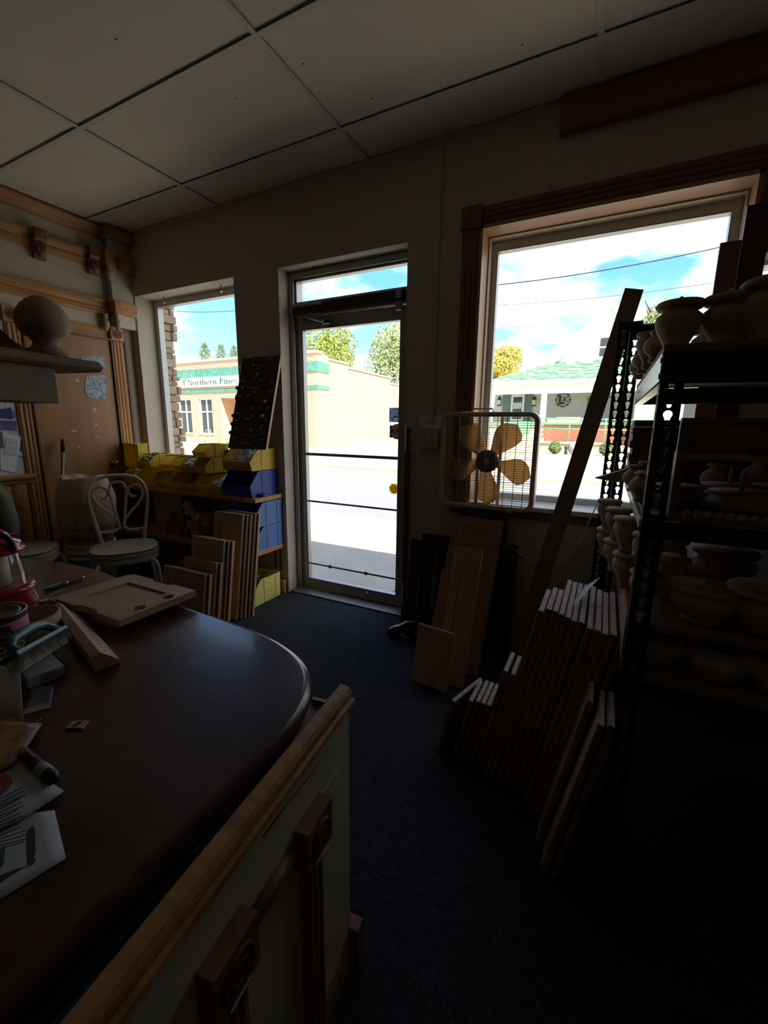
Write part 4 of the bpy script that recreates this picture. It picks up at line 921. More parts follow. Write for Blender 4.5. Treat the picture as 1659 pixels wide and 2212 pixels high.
zp = [(-.10, .07), (-.06, .11), (.0, .03), (.035, .0), (.075, .035), (.10, .012), (.045, -.045), (.03, -.05), (-.03, .015), (-.055, -.01), (-.085, .02), (-.07, .045)]
part(MB().prism(zp, -.02, .02, frame((0, 0, .06), (1, 0, 0), z=(0, -1, 0))), 'zigzag', MAPLE['x'], za)
part(MB().box(-.06, .06, -.03, .05, -.13, .02), 'block', MAPLED['x'], za)

# sample board of knobs leaning on the pier
sb = thing('sample_board', 'dark stained panel displaying cabinet knobs and pulls, leaning between window and door', 'display board', (-2.28, 2.28, 1.12))
u = Vector((1, 0, 0)); up_ = Vector((.0, .19, .652)).normalized(); SBM = frame((-2.27, 2.279, 1.122), u, up_)   # x right, y up the board, z outward
bw_, bl_ = .36, .675
SB_ = wood('sample_stain', (.028, .013, .009), (.045, .02, .013), axis='y', rough=.5)
part(MB().box(-bw_/2, bw_/2, 0, bl_, -.018, 0, SBM), 'board', SB_, sb, world=True, bevel=.002)
part(MB().box(bw_/2-.004, bw_/2+.001, 0, bl_, -.018, .0, SBM), 'raw_edge', MAPLE['y'], sb, world=True)
part(MB().box(-bw_/2+.05, bw_/2-.07, .05, bl_-.06, 0, .003, SBM), 'raised_panel', SB_, sb, world=True, bevel=.002)
KB = mat('knob_black', (.02, .018, .016), .3, metal=.4); KS = mat('knob_silver', (.48, .45, .40), .3, metal=.9); TAG = mat('price_tag', (.40, .37, .33), .7)
def bp(a, b): # pixel of the board crop -> board coordinates
    q = SBM.inverted() @ PP(500+a*.104, 750+b*.104, SBM.translation, Vector((SBM[0][2], SBM[1][2], SBM[2][2]))); return q.x, q.y
def knob(a, b, r, m):
    x, y = bp(a, b); part(MB().lathe([(r*.4, 0), (r*.35, .012), (r*.9, .018), (r, .024), (r*.7, .03), (0, .032)], 14, SBM @ TR(x, y, .002)), 'knob', m, sb, world=True)
for a, b, m in ((600, 590, KS), (290, 870, KS), (470, 1745, KS), (740, 1150, KS), (170, 870, KB), (85, 1440, KB), (65, 1610, KB), (30, 1790, KB), (250, 430, KS), (690, 1450, KS)): knob(a, b, .014, m)
def pull(pts, m, r=.004):
    P = [bp(a, b) for a, b in pts]; n = len(P); part(MB().tube([SBM @ Vector((x, y, .004 + .02*s_(PI*i/(n-1)))) for i, (x, y) in enumerate(P)], r, 7), 'pull', m, sb, world=True)
pull([(430, 405), (530, 398), (635, 405)], KS); pull([(390, 870), (480, 865), (590, 875)], KS); pull([(330, 1430), (340, 1500), (400, 1525), (450, 1480), (480, 1430), (510, 1450)], KS, .005); pull([(690, 1600), (650, 1680), (660, 1830)], KS); pull([(340, 1150), (380, 1200), (440, 1130), (500, 1190), (560, 1160)], KB, .006); pull([(180, 2020), (300, 2005), (440, 2030)], KS); pull([(310, 660), (370, 630), (430, 635)], KB); pull([(215, 400), (260, 430), (230, 540), (280, 550)], KS, .004); pull([(110, 1000), (140, 1090), (160, 1120)], KB, .008)
x, y = bp(490, 290); part(MB().box(x-.009, x+.009, y-.04, y+.03, .003, .012, SBM), 'pull', mat('pull_bronze', (.11, .075, .05), .4, metal=.6), sb, world=True)
for a, b in ((800, 230), (565, 450), (455, 685), (625, 685), (835, 725), (240, 705), (490, 925), (805, 920), (350, 1000), (190, 1025), (435, 1265), (750, 1262), (135, 1380), (115, 1520), (710, 1520), (90, 1690), (240, 1825), (460, 1840), (640, 1925), (45, 1885)):
    x, y = bp(a, b); part(MB().box(x-.014, x+.014, y-.006, y+.006, .003, .0042, SBM), 'price_tag', TAG, sb, world=True)

# ---------------- maple cabinet doors leaning in steps before the shelf
def panel_door(label, M, w, h, t, mset, group=None, rail_=.055, recess=.006, name='cabinet_door', stiles=True, endg=None, centre=None):   # local x width, y up, z outward; bottom-left front corner at origin
    o = thing(name, label, 'cabinet door', M @ Vector((w/2, 0, -t/2)), 0, group)
    part(MB().box(0, rail_, 0, h, -t, 0, M), 'stile', mset['z'], o, world=True, bevel=.0015); part(MB().box(w-rail_, w, 0, h, -t, 0, M), 'stile', mset['z'], o, world=True, bevel=.0015)
    part(MB().box(rail_, w-rail_, 0, rail_, -t, 0, M), 'rail', mset['x'], o, world=True, bevel=.0015); part(MB().box(rail_, w-rail_, h-rail_, h, -t, 0, M), 'rail', mset['x'], o, world=True, bevel=.0015)
    part(MB().box(rail_, w-rail_, rail_, h-rail_, -t+.002, -recess, M), 'panel', mset['z'], o, world=True)
    return o
def lean_frame(x0, yb, yt, zt): return frame((x0, yb, 0.002), (1, 0, 0), (0, yt-yb, zt))
gD = 'maple doors leaning before the bin shelf'
specs = [('tallest', 463, 525, 1103, 1113, -2.08, 5), ('middle height', 415, 484, 1152, 1170, -2.09, 3), ('low', 397, 467, 1197, 1218, -2.09, 2), ('lowest', 352, 443, 1218, 1243, -2.10, 2)]
for nm, a0, a1, b0, b1, xr, n in specs:
    tr_ = PX(a1, b1, xr); x0 = PY(a0, b0, tr_.y).x; h = math.hypot(tr_.z, .1*tr_.z/.7); yb = tr_.y-.155*tr_.z
    for k in range(n):
        dyk = .0235*k; lab = [f'{nm} group of leaning maple cabinet doors, front door', 'maple cabinet door tucked second in the %s leaning group' % nm, 'maple cabinet door tucked third in the %s leaning group' % nm, 'maple cabinet door tucked fourth in the %s leaning group' % nm, 'maple cabinet door tucked fifth in the %s leaning group' % nm][k]
        M = frame((x0+.012*k, yb+dyk, .004), (1, 0, 0), (0, .155, 1)); panel_door(lab, M, xr-x0+(.002 if k else 0), h-.004*(k % 3), .02, MAPLE if k % 2 == 0 else MAPLED, gD)

# ---------------- chair
SEATD = mat('seat_piping', (.03, .025, .02), .6)
def make_chair(label):
    t = thing('cafe_chair', label, 'chair')
    def sup(rx, ry, n=28, e=2.6): return [(rx*abs(c_(2*PI*i/n))**(2/e)*(1 if c_(2*PI*i/n) >= 0 else -1), ry*abs(s_(2*PI*i/n))**(2/e)*(1 if s_(2*PI*i/n) >= 0 else -1)) for i in range(n)]
    st = part(MB().prism(sup(.205, .205), .42, .468, smooth=True), 'seat', VINYL, t, bevel=.012, seg=3)
    part(MB().tube([(x*1.0, y*1.0, .462) for x, y in sup(.204, .204)], .004, 6, closed=True), 'piping', SEATD, st)
    part(MB().prism(sup(.20, .20), .385, .425, smooth=True), 'seat_skirt', VINYL, t, bevel=.006)
    for sx_, sy_ in ((-1, -1), (1, -1)): part(MB().tube(smooth_open([(sx_*.12, sy_*.10, .39), (sx_*.155, sy_*.15, .385), (sx_*.172, sy_*.18, .36), (sx_*.18, sy_*.195, .30), (sx_*.195, sy_*.22, 0)], 3), .0125, 10), 'leg', CREAM, t)
    for sx_ in (-1, 1): part(MB().tube([(sx_*.135, .13, .39), (sx_*.155, .17, .36), (sx_*.175, .21, .2), (sx_*.19, .245, 0)], .0125, 10), 'leg', CREAM, t)
    def bk(x, z): return (x, .175+.10*(z-.44)/.5+.02*(x/.2)**2*-1, z)
    hoop = [(-.125, .43), (-.14, .52), (-.165, .66), (-.178, .76), (-.17, .83), (-.14, .885), (-.085, .915), (0, .922), (.085, .915), (.14, .885), (.17, .83), (.178, .76), (.165, .66), (.14, .52), (.125, .43)]
    part(MB().tube(smooth_open([bk(x, z) for x, z in hoop]), .0125, 10), 'back_hoop', CREAM, t)
    loop = [(-.012, .545), (-.025, .64), (-.048, .78), (-.05, .835), (-.03, .87), (0, .878), (.03, .87), (.05, .835), (.048, .78), (.025, .64), (.012, .545)]
    part(MB().tube(smooth_open([bk(x, z) for x, z in loop]), .0095, 8), 'centre_loop', CREAM, t)
    for s in (-1, 1):
        scr = [(.135, .535), (.10, .535), (.05, .535), (.018, .56), (.02, .60), (.06, .655), (.115, .715), (.15, .77), (.148, .825), (.11, .85), (.072, .832), (.062, .795), (.085, .768), (.108, .778)]
        part(MB().tube(smooth_open([bk(s*x, z) for x, z in scr]), .0095, 8), 'scroll', CREAM, t)
    return t
ch = make_chair('cream bentwire cafe chair with vinyl seat facing the counter'); ch.location = (-2.86, 1.70, 0); ch.rotation_euler = (0, 0, 1.05)
ch2 = copy_tree(ch); ch2['label'] = 'cream cafe chair behind the counter with a jacket over its back'; ch2.location = (-3.38, 1.32, 0); ch2.rotation_euler = (0, 0, 2.5)
for o in (ch, ch2): o['group'] = 'cafe chairs'
# jacket on the second chair
JK = mat('olive_jacket', (.10, .095, .06), .9, c2=(.16, .15, .10), scale=18, bump=.4)
jk = MB(); rows_ = []
for i in range(13):
    v = i/12; row = []
    for j in range(15):
        a = 2*PI*j/14; rx = .21+.04*s_(3*a+v*4)+.03*v; ry = .075+.02*s_(5*a+2*v)
        row.append((rx*c_(a), ry*s_(a), 1.0-.52*v - .06*(c_(a)**2)*(1-v) + .01*s_(7*a)))
    rows_.append(row)
jk.grid(rows_); jk.add([(0, 0, 1.005)] + rows_[0], [(0, 1+j, 2+j) for j in range(14)], True)
for s in (-1, 1): jk.tube([(s*.20, 0, .93), (s*.25, -.02, .82), (s*.27, -.05, .68), (s*.26, -.07, .56)], [.055, .06, .055, .05], 10)
jm = Matrix.Translation((-3.30, 1.05, 0)) @ RZ(2.35)
# seen edge-on at the left border of the picture
solo(flat(jk, Matrix.Translation(PX(-112, 1120, -3.45) - Vector((0, 0, .74))) @ RZ(1.1)), 'jacket', JK, 'olive work jacket hanging over a chair back behind the counter', 'jacket')

# ---------------- bucket with bag of calcium chloride, broom handle
BUCK = mat('bucket_white', (.55, .53, .48), .5)
bk_ = thing('bucket', 'white plastic bucket under the calcium chloride bag', 'bucket', (-3.40, 1.775, 0))
part(MB().lathe([(0, 0), (.125, 0), (.13, .01), (.148, .30), (.158, .30), (.158, .315), (.149, .318), (.15, .34), (.16, .342), (.16, .356), (.152, .358), (.152, .395), (.163, .397), (.163, .41), (.145, .41), (.145, .05), (0, .045)], 32), 'body', BUCK, bk_)
part(MB().tube([(.158, 0, .35)] + [(.165*c_(a), -.165*s_(a), .33-.10*s_(a)) for a in [PI*i/12 for i in range(1, 12)]] + [(-.158, 0, .35)], .003, 6), 'bail_handle', STEELD, bk_)
BAGM = mat('paper_bag', (.46, .33, .22), .45, c2=(.38, .26, .165), scale=9, bump=.5, bscale=18)
bg_ = thing('paper_bag', 'open kraft bag printed Food Grade upside down, standing in the white bucket', 'bag', (-3.40, 1.775, .335))
def bagr(a, v):
    r = .125+.055*min(1, v*2.4)-.045*max(0, v-.72)/.28
    return r*(1+.035*s_(3*a+5*v)+.02*s_(7*a-9*v)+.05*v*s_(2*a+.6))
P_ = []
for i in range(27):
    v = i/26; row = []
    for j in range(41):
        a = 2*PI*j/40; r = bagr(a, v); z = .57*v + (.010*s_(2*a+.8)+.004*s_(5*a)+.003*s_(9*a) if v > .8 else 0)*(v-.8)*5
        row.append((r*c_(a)*1.02, r*s_(a)*1.02, z))
    P_.append(row)
mb = MB().grid(P_); mb.grid([[(x*.55+.0, y*.4, z-.02-.10*k/4) if k else (x, y, z) for x, y, z in P_[-1]] for k in (0, 4)])
part(mb, 'bag_body', BAGM, bg_, fix=True)
def wrap_text(txt, size, m, parent, ang, z, rfun, flip=False, name='lettering', sxx=1, bold=0):
    o = lettering(txt, size, m, parent, Matrix.Identity(4), world=False, ext=.0, name=name, bold=bold)
    for v in o.data.vertices:
        x, y = v.co.x*sxx, v.co.y
        if flip: x, y = -x, -y
        r = rfun(z+y)+.0018; a = ang + x/r
        v.co = (r*c_(a), r*s_(a), z+y)
    return o
angc = math.atan2(-1.775, 3.40)
BI = mat('bag_ink', (.05, .025, .03), .7)
def br(z): return bagr(angc, min(1, max(0, z/.57)))*1.05+.004
for t, s, z, b in (('Food Grade', .054, .125, .0012), ('Anhydrous 94-97%', .028, .170, .0004), ('Calcium Chloride Pellets', .028, .205, .0004)): wrap_text(t, s, BI, bg_, angc, z, br, True, bold=b)
for k in range(9): wrap_text('- ---- --- ----- -- ---- ---', .017, BI, bg_, angc-.05, .33+.018*k, br, True)
part(MB().tube([(br(.215)*c_(angc-.55+.14*c_(q)), br(.215)*s_(angc-.55+.14*c_(q)), .245+.02*s_(q)) for q in [2*PI*i/20 for i in range(20)]], .002, 5, closed=True), 'oval_mark', BI, bg_)
bh = thing('broom_handle', 'grey metal broom handle with black cap leaning on the closet door', 'broom', (-3.44, 1.54, 0))
b0, b1 = Vector((-3.44, 1.54, .01)), Vector((-3.675, 1.812, 1.165))
part(MB().tube([b0, b0+(b1-b0)*.93], .0125, 10), 'pole', mat('grey_pole', (.22, .22, .22), .35, metal=.6), bh, world=True)
part(MB().tube([b0+(b1-b0)*.92, b0+(b1-b0)*.985, b1], [.0145, .0145, .008], 10), 'grip_cap', BLACK, bh, world=True)
# papers on the white board behind the counter
PURP = mat('purple_card', (.10, .06, .24), .6, c2=(.22, .16, .34), scale=25); BLUEC = mat('blue_card', (.06, .17, .40), .6); PRINT = mat('printed_sheet', (.62, .63, .60), .8, c2=(.20, .21, .21), scale=55, contrast=(.60, .66), detail=2); PHOTO = mat('photo_print', (.16, .13, .11), .5)
XB = XL+.009
wallpaper_sheet([(0, 884), (24, 880), (27, 906), (0, 903)], 'pinned_card', 'dark blue and white card pinned top on the white board', 'card', mat('navy_card', (.03, .035, .16), .6), XB)
wallpaper_sheet([(22, 880), (36, 896), (58, 884), (63, 893), (27, 904)], 'pinned_ribbon', 'folded purple ribbon card pinned beside the door casing', 'card', PURP, XB+.002)
wallpaper_sheet([(0, 908), (35, 909), (37, 931), (0, 929)], 'pinned_card', 'purple printed card pinned below the navy card', 'card', PURP, XB)
s1_ = wallpaper_sheet([(5, 935), (46, 943), (33, 1021), (1, 1015), (0, 935)], 'pinned_sheet', 'printed white sheet with dark product pictures pinned on the board', 'sheet', WHITEP, XB+.003)
wallpaper_sheet([(0, 932), (5, 933), (9, 969), (0, 968)], 'pinned_photo', 'dark photo print at the edge of the pinned sheet', 'photo', PHOTO, XB+.006)
wallpaper_sheet([(12, 946), (40, 948), (36, 985), (10, 982)], 'pinned_leaflet', 'leaflet with small black drawings overlapping the pinned sheet', 'leaflet', PRINT, XB+.0055)
wallpaper_sheet([(41, 952), (58, 956), (64, 989), (39, 987)], 'pinned_card', 'blue card with a white letter k pinned beside the sheet', 'card', BLUEC, XB)
p = PX(44, 979, XB+.003); kk = bpy.data.objects.get('pinned_card.002')
lettering('k', .06, WHITEP, kk, frame(p, (0, 1, 0), (0, 0, 1)), ext=.0003, bold=.002)
# ================================================================ counter table
ZT = .76
def smooth_closed(pts, n=6):
    out = []; m = len(pts)
    for i in range(m):
        p0, p1, p2, p3 = (Vector(pts[(i+k) % m]) for k in (-1, 0, 1, 2))
        for k in range(n):
            t = k/n; out.append(.5*((2*p1) + (p2-p0)*t + (2*p0-5*p1+4*p2-p3)*t*t + (3*p1-p0-3*p2+p3)*t**3))
    return out
tp_ = [(-.452, -.45), (-.452, -.1), (-.450, .2), (-.452, .42), (-.462, .54), (-.498, .64), (-.575, .715), (-.70, .762), (-.88, .782), (-1.15, .795), (-1.40, .83), (-1.62, .855), (-1.85, .84), (-2.03, .795), (-2.2, .69), (-2.28, .5), (-2.3, .2), (-2.3, -.2), (-2.25, -.45), (-1.9, -.55), (-.9, -.55), (-.52, -.53)]
out = [(v.x, v.y) for v in smooth_closed(tp_)]
def inset(poly, d):
    n = len(poly); res = []
    for i in range(n):
        a = Vector(poly[i-1]); b = Vector(poly[(i+1) % n]); t = (b-a).normalized(); nrm = Vector((t.y, -t.x)); q = Vector(poly[i]) - nrm*d; res.append((q.x, q.y))
    return res
area = sum(out[i][0]*out[(i+1) % len(out)][1]-out[(i+1) % len(out)][0]*out[i][1] for i in range(len(out)))
if area < 0: out = out[::-1]
ct = thing('counter_table', 'dark polished wooden counter table with rounded corner and beaded edge', 'table', (-1.3, .15, 0))
mb = MB(); prof = [(.012, ZT), (.004, ZT-.0015), (0, ZT-.006), (-.005, ZT-.010), (-.007, ZT-.018), (-.004, ZT-.028), (.002, ZT-.032), (.012, ZT-.034)]
rings = [[(x, y, z) for x, y in inset(out, d)] for d, z in prof]
n = len(out)
mb.add([p for r in rings for p in r], [(i*n+j, i*n+(j+1) % n, (i+1)*n+(j+1) % n, (i+1)*n+j) for i in range(len(rings)-1) for j in range(n)], True)
mb.add(rings[0], [tuple(range(n))]); mb.add(rings[-1], [tuple(range(n-1, -1, -1))])
part(mb, 'table_top', WALNUT, ct, world=True)
part(MB().tube([(x, y, ZT-.038) for x, y in inset(out, .012)], .005, 6, closed=True), 'edge_moulding', BEADW, ct, world=True)
ap = inset(out, .03); mb = MB(); mb.prism(ap, ZT-.12, ZT-.036, smooth=True); part(mb, 'apron', BEADW, ct, world=True)
path = [Vector((x, y, ZT-.049)) for x, y in inset(out, .010)]
def resample(P, step, closed=True):
    res = [P[0]]; acc = 0; Q = P + [P[0]] if closed else P
    for a, b in zip(Q, Q[1:]):
        L = (b-a).length; t = step-acc
        while t <= L: res.append(a + (b-a)*(t/L)); t += step
        acc = (acc+L) % step if L else acc
    return res
bd = [p for p in resample(path, .0145) if p.x > -1.0 and p.y > -.25 and (p.y < .79)]
b0_ = None
for p in bd:
    T = Matrix.Translation(p - Vector(ct.location))
    if b0_ is None: b0_ = part(MB().sphere((0, 0, 0), .0066, 8), 'bead', BEADW, ct); b0_.matrix_basis = T
    else: share(b0_, ct, T)
for x, y in ((-.75, .45), (-2.0, .45), (-2.0, -.35), (-.75, -.35)): part(MB().lathe([(0, 0), (.03, 0), (.035, .03), (.025, .06), (.04, .25), (.03, .45), (.045, .5), (.045, .64), (0, .64)], 14, Matrix.Translation((x, y, .0))), 'leg', BEADW, ct, world=True)

# ---------------- sample cabinet along the table: cream panel, oak nosing, mouldings
PA, PB = Vector((-.437, .698, 0)), Vector((-.379, .152, 0))
dv = (PA-PB).normalized(); nv = Vector((dv.y, -dv.x, 0))         # dv away from camera, nv towards the aisle (+x)
PE = PB - dv*.75
cbn = thing('sample_cabinet', 'cream sided counter cabinet edged with oak nosing and moulding samples', 'cabinet', ((PA+PE)/2).to_tuple())
L_ = (PA-PE).length; CM = cols(PE, dv, nv, (0, 0, 1))       # x along to far end, y outward, z up
part(MB().box(0, L_, -.02, 0, .02, .705, CM), 'side_panel', CREAMP, cbn, world=True, bevel=.001)
part(MB().box(L_-.018, L_, -.085, -.02, .02, .69, CM), 'end_panel', OAKD['z'], cbn, world=True)
part(MB().box(L_-.13, L_-.018, -.085, -.02, .672, .69, CM), 'top_board', PLYD['x'], cbn, world=True)
part(MB().box(L_-.012, L_-.002, -.085, -.03, .69, .70, CM), 'drawer_lip', OAK['x'], cbn, world=True)
nose = [(-.026, .700), (-.026, .736), (-.022, .741), (-.010, .741), (-.002, .738), (.004, .731), (.006, .724), (.003, .717), (.011, .714), (.013, .706), (.004, .702), (.004, .694), (0, .690), (0, .700)]
part(MB().prism(nose, -.02, L_+.006, CM @ Matrix(((0, 0, 1, 0), (1, 0, 0, 0), (0, 1, 0, 0), (0, 0, 0, 1)))), 'nosing', OAK['x'], cbn, world=True)
def cp(px, py): return CM.inverted() @ PP(px, py, PA, nv)        # pixel on the panel face -> (x along, 0, z)
CB2 = W3('sample_brown', (.17, .083, .041), (.29, .15, .077), rough=.5)
def panel_rosette(px, py, s=.088, zoff=0):
    q = cp(px, py); M = CM @ frame((q.x, 0, q.z+zoff), (1, 0, 0), z=(0, 1, 0)) ; return q, rosette(s, .030, CB2['z'], cbn, M)
q1, _r = panel_rosette(663, 1793); q2, _r2 = panel_rosette(478, 2075)
for q in (q1, q2):
    fluted(.062, max(.05, q.z-.044-.075), .02, CB2['z'], 'fluted_casing', cbn, CM @ frame((q.x, 0, .075), (-1, 0, 0), (0, 0, 1)))
    part(MB().box(q.x-.02, q.x+.02, .0302, .0306, q.z-.045, q.z-.038, CM), 'small_label', WHITEP, cbn, world=True)
mb = MB(); mb.tube([CM @ Vector((q2.x+.04, .006, (q1.z+q2.z)/2+.006)), CM @ Vector((q1.x-.04, .006, (q1.z+q2.z)/2+.006))], .013, 12); part(mb, 'half_round', CB2['x'], cbn, world=True)
zl = (q1.z+q2.z)/2-.016
for a, b in ((q2.x+.06, (q1.x+q2.x)/2-.01), ((q1.x+q2.x)/2+.015, q1.x-.05)): part(MB().box(a, b, .0002, .0012, zl-.010, zl+.004, CM), 'paper_label', WHITEP, cbn, world=True)
qb = cp(762, 2010)
part(MB().prism([(0, 0), (.02, 0), (.02, .05), (.012, .066), (.004, .072), (0, .072)], 0, L_, CM @ Matrix(((0, 0, 1, 0), (1, 0, 0, 0), (0, 1, 0, 0), (0, 0, 0, 1)))), 'base_moulding', OAKD['x'], cbn, world=True)
part(MB().box(L_-.012, L_+.022, -.02, .026, 0, .105, CM), 'plinth_block', OAKD['z'], cbn, world=True, bevel=.003)
qt = cp(712, 1697); PENC = mat('label_ink', (.12, .11, .10), .8)
part(MB().box(qt.x-.045, qt.x+.04, .0002, .0008, qt.z-.008, qt.z+.008, CM), 'name_label', WHITEP, cbn, world=True)
lettering('Rosette', .016, PENC, cbn, frame(CM @ Vector((qt.x, .0012, qt.z)), dv, (0, 0, 1)), ext=.0002)
# loose wire hanging over the nosing
cw_ = [cp(545, 1800), cp(600, 1730), cp(655, 1665), cp(690, 1610)]
solo(MB().tube([CM @ Vector((c.x, .018, max(c.z, .6))) for c in cw_[:1]] + [CM @ Vector((c.x, .017, c.z)) for c in cw_[1:]], .0012, 5), 'loose_wire', WIRE, 'thin dark wire trailing across the oak nosing', 'wire')

# ---------------- things lying on the table
T0 = ZT+.0006
# two hinge-bored cabinet doors, stacked
def shaped_door(label, z, dx, dy):
    A_, B_, Cc, D_ = (PZ(q[0], q[1], z+.02) for q in ((118, 1292), (277, 1237), (411, 1268.5), (256, 1340)))
    o = A_.copy(); o.z = z; o.x += dx; o.y += dy; ux = (D_-A_); w = ux.length; vy = (B_-A_); h = vy.length
    M = frame(o, ux, vy); t = .0195; r = .055
    th = thing('cabinet_door', label, 'cabinet door', M @ Vector((w/2, h/2, 0)), group='door pair on the counter')
    def side(x0, x1, inner):       # long stiles with a finger scoop in the middle
        pass
    hx = w-.028
    st = [(0, 0), (w*.34, 0), (w*.40, .010), (w*.62, .010), (w*.68, 0), (w, 0), (w, r), (0, r)]
    part(MB().prism(st, 0, t, M), 'stile', MAPLE['x'], th, world=True, bevel=.0015)
    st2 = [(0, h-r), (w, h-r), (w, h), (w*.68, h), (w*.62, h-.010), (w*.40, h-.010), (w*.34, h), (0, h)]
    part(MB().prism(st2, 0, t, M), 'stile', MAPLE['x'], th, world=True, bevel=.0015)
    part(MB().box(0, r, r, h-r, 0, t, M), 'rail', MAPLE['y'], th, world=True, bevel=.001)
    # bored rail with two real hinge cups
    mb = MB()
    def bored(cx, cy, R, x0, x1, y0, y1):
        nn = 24; outer = []; inner = []
        for i in range(nn):
            a = 2*PI*i/nn; c, s = c_(a), s_(a); k = min((x1-cx)/c if c > 1e-6 else ((x0-cx)/c if c < -1e-6 else 1e9), (y1-cy)/s if s > 1e-6 else ((y0-cy)/s if s < -1e-6 else 1e9))
            outer.append((cx+c*k, cy+s*k)); inner.append((cx+R*c, cy+R*s))
        v = [(x, y, t) for x, y in outer] + [(x, y, t) for x, y in inner] + [(x, y, t-.012) for x, y in inner]
        mb.add(v, [(i, (i+1) % nn, nn+(i+1) % nn, nn+i) for i in range(nn)] + [(nn+i, nn+(i+1) % nn, 2*nn+(i+1) % nn, 2*nn+i) for i in range(nn)] + [tuple(range(2*nn, 3*nn))], False, M)
    ym = h/2
    bored(hx, r+.018, .0165, w-r, w, r, ym); bored(hx, h-r-.018, .0165, w-r, w, ym, h-r)
    mb.add([(w-r, r, 0), (w, r, 0), (w, h-r, 0), (w-r, h-r, 0), (w-r, r, t), (w, r, t), (w, h-r, t), (w-r, h-r, t)], [(0, 3, 2, 1), (0, 1, 5, 4), (1, 2, 6, 5), (2, 3, 7, 6), (3, 0, 4, 7)], False, M)
    part(mb, 'bored_rail', MAPLE['y'], th, world=True, fix=False)
    part(MB().box(r, w-r, r, h-r, .002, t-.006, M), 'panel', MAPLE['x'], th, world=True)
    for yy in (r+.018, h-r-.018):
        for s in (-1, 1): part(MB().lathe([(0, .0004), (.0022, .0003), (.0022, 0)], 8, M @ TR(hx-.012, yy+s*.021, t)), 'screw_hole', CHAR, th, world=True)
    return th
shaped_door('lower of two maple cabinet doors with hinge holes on the counter', T0, -.012, -.012); shaped_door('upper of two maple cabinet doors with hinge holes on the counter', T0+.0205, 0, 0)
# bevelled wood block with a row of holes
a, b, c = PZ(118, 1335, ZT), PZ(205, 1453, ZT), PZ(252, 1441, ZT)
M = frame(Vector((a.x, a.y, T0)), b-a, (c-b)); Lb = (b-a).length; wb = .052
bl = thing('marked_block', 'long maple block with a row of small dark marks on the counter', 'wood block', M @ Vector((Lb/2, wb/2, 0)))
part(MB().prism([(0, 0), (wb, 0), (wb-.004, .012), (.014, .042), (-.004, .036)], 0, Lb, M @ Matrix(((0, 0, 1, 0), (1, 0, 0, 0), (0, 1, 0, 0), (0, 0, 0, 1)))), 'block', MAPLE['x'], bl, world=True, bevel=.001)
for k in range(17):
    q = Vector((.012+k*(Lb-.03)/16, .026, .0336)); part(MB().box(-.0022, .0022, -.0013, .0013, 0, .0007, M @ Matrix.Translation(q) @ RX(-.64)), 'pencil_mark', CHAR, bl, world=True)
# pens
def pen(p, q, r, label, segs, clip=None, name='pen', cat='pen'):
    d = (q-p); L = d.length; M = frame(p + Vector((0, 0, r)), d, z=(0, 0, 1)) @ RY(PI/2); o = thing(name, label, cat, (p+q)/2)
    for nm, m, prof in segs: part(MB().lathe([(x*r, z*L) for x, z in prof], 14, M), nm, m, o, world=True)
    if clip: part(MB().box(-.0012, .0012, -.0012, .0012, clip[0]*L, clip[1]*L, M @ TR(-r*1.25, 0, 0)), 'clip', GALV, o, world=True)
    return o
pen(PZ(96, 1279, T0), PZ(184, 1248, T0), .0055, 'slim black ballpoint pen with silver tip on the counter', (('barrel', BLACK, [(0, 0), (.6, .005), (.9, .05), (1, .2), (1, .5), (1, .52)]), ('band', GALV, [(1, .5), (1.08, .51), (1.08, .53), (1, .54)]), ('lower_barrel', BLACK, [(1, .54), (.9, .8), (.6, .93)]), ('tip', GALV, [(.6, .93), (.3, .98), (0, 1)])), clip=(.05, .4))
GRYP = mat('grey_grip', (.33, .31, .27), .4)
pen(PZ(46, 1628, T0+.004), PZ(122, 1698, T0+.002), .0085, 'thick black and grey marker with glossy black cap on the papers', (('button', OAKD['z'], [(0, 0), (.4, .005), (.4, .06)]), ('collar', GRYP, [(.4, .06), (.8, .07), (.85, .18)]), ('barrel', BLACK, [(.85, .18), (.95, .2), (.95, .58)]), ('grip', GRYP, [(.95, .58), (1.1, .62), (1.25, .75), (1.25, .8)]), ('cap', BLACK, [(1.25, .8), (1.2, .9), (.9, .97), (0, 1)])), clip=(.12, .45), name='marker', cat='marker')
pen(PZ(78, 1304, T0), PZ(128, 1294, T0), .004, 'white pencil lying behind the cabinet doors', (('shaft', WHITEP, [(0, 0), (.9, .02), (1, .1), (1, 1), (0, 1.0)]),), name='pencil', cat='pencil')
# lantern
RED = mat('red_enamel', (.33, .012, .014), .25, coat=.5); CLEAR = glass('clear_plastic', (.93, .93, .92), .10); PALE = mat('lamp_core', (.62, .60, .54), .6)
lc = PZ(-6, 1264, ZT+.082); lc = Vector((lc.x, lc.y, T0))
ln = thing('lantern', 'red camping lantern with clear globe and black handle on the counter', 'lantern', lc)
part(MB().lathe([(0, 0), (.078, 0), (.084, .006), (.086, .03), (.08, .062), (.084, .068), (.086, .074), (.078, .08), (.07, .082), (0, .082)], 32), 'base', RED, ln)
part(MB().lathe([(.069, .082), (.068, .11), (.064, .145), (.058, .178)], 32), 'globe', CLEAR, ln)
part(MB().lathe([(0, .083), (.032, .083), (.032, .172), (0, .172)], 20), 'light_core', PALE, ln)
part(MB().lathe([(0, .172), (.066, .174), (.074, .180), (.074, .186), (.066, .190), (.068, .196), (.066, .202), (.048, .212), (.04, .226), (.03, .236), (0, .240)], 32), 'cap', RED, ln)
for k in range(3): a = angc*0 + -.45+2*PI*k/3; part(MB().box(.048, .066, -.01, .01, .196, .218, RZ(a)), 'cap_lug', RED, ln, bevel=.002)
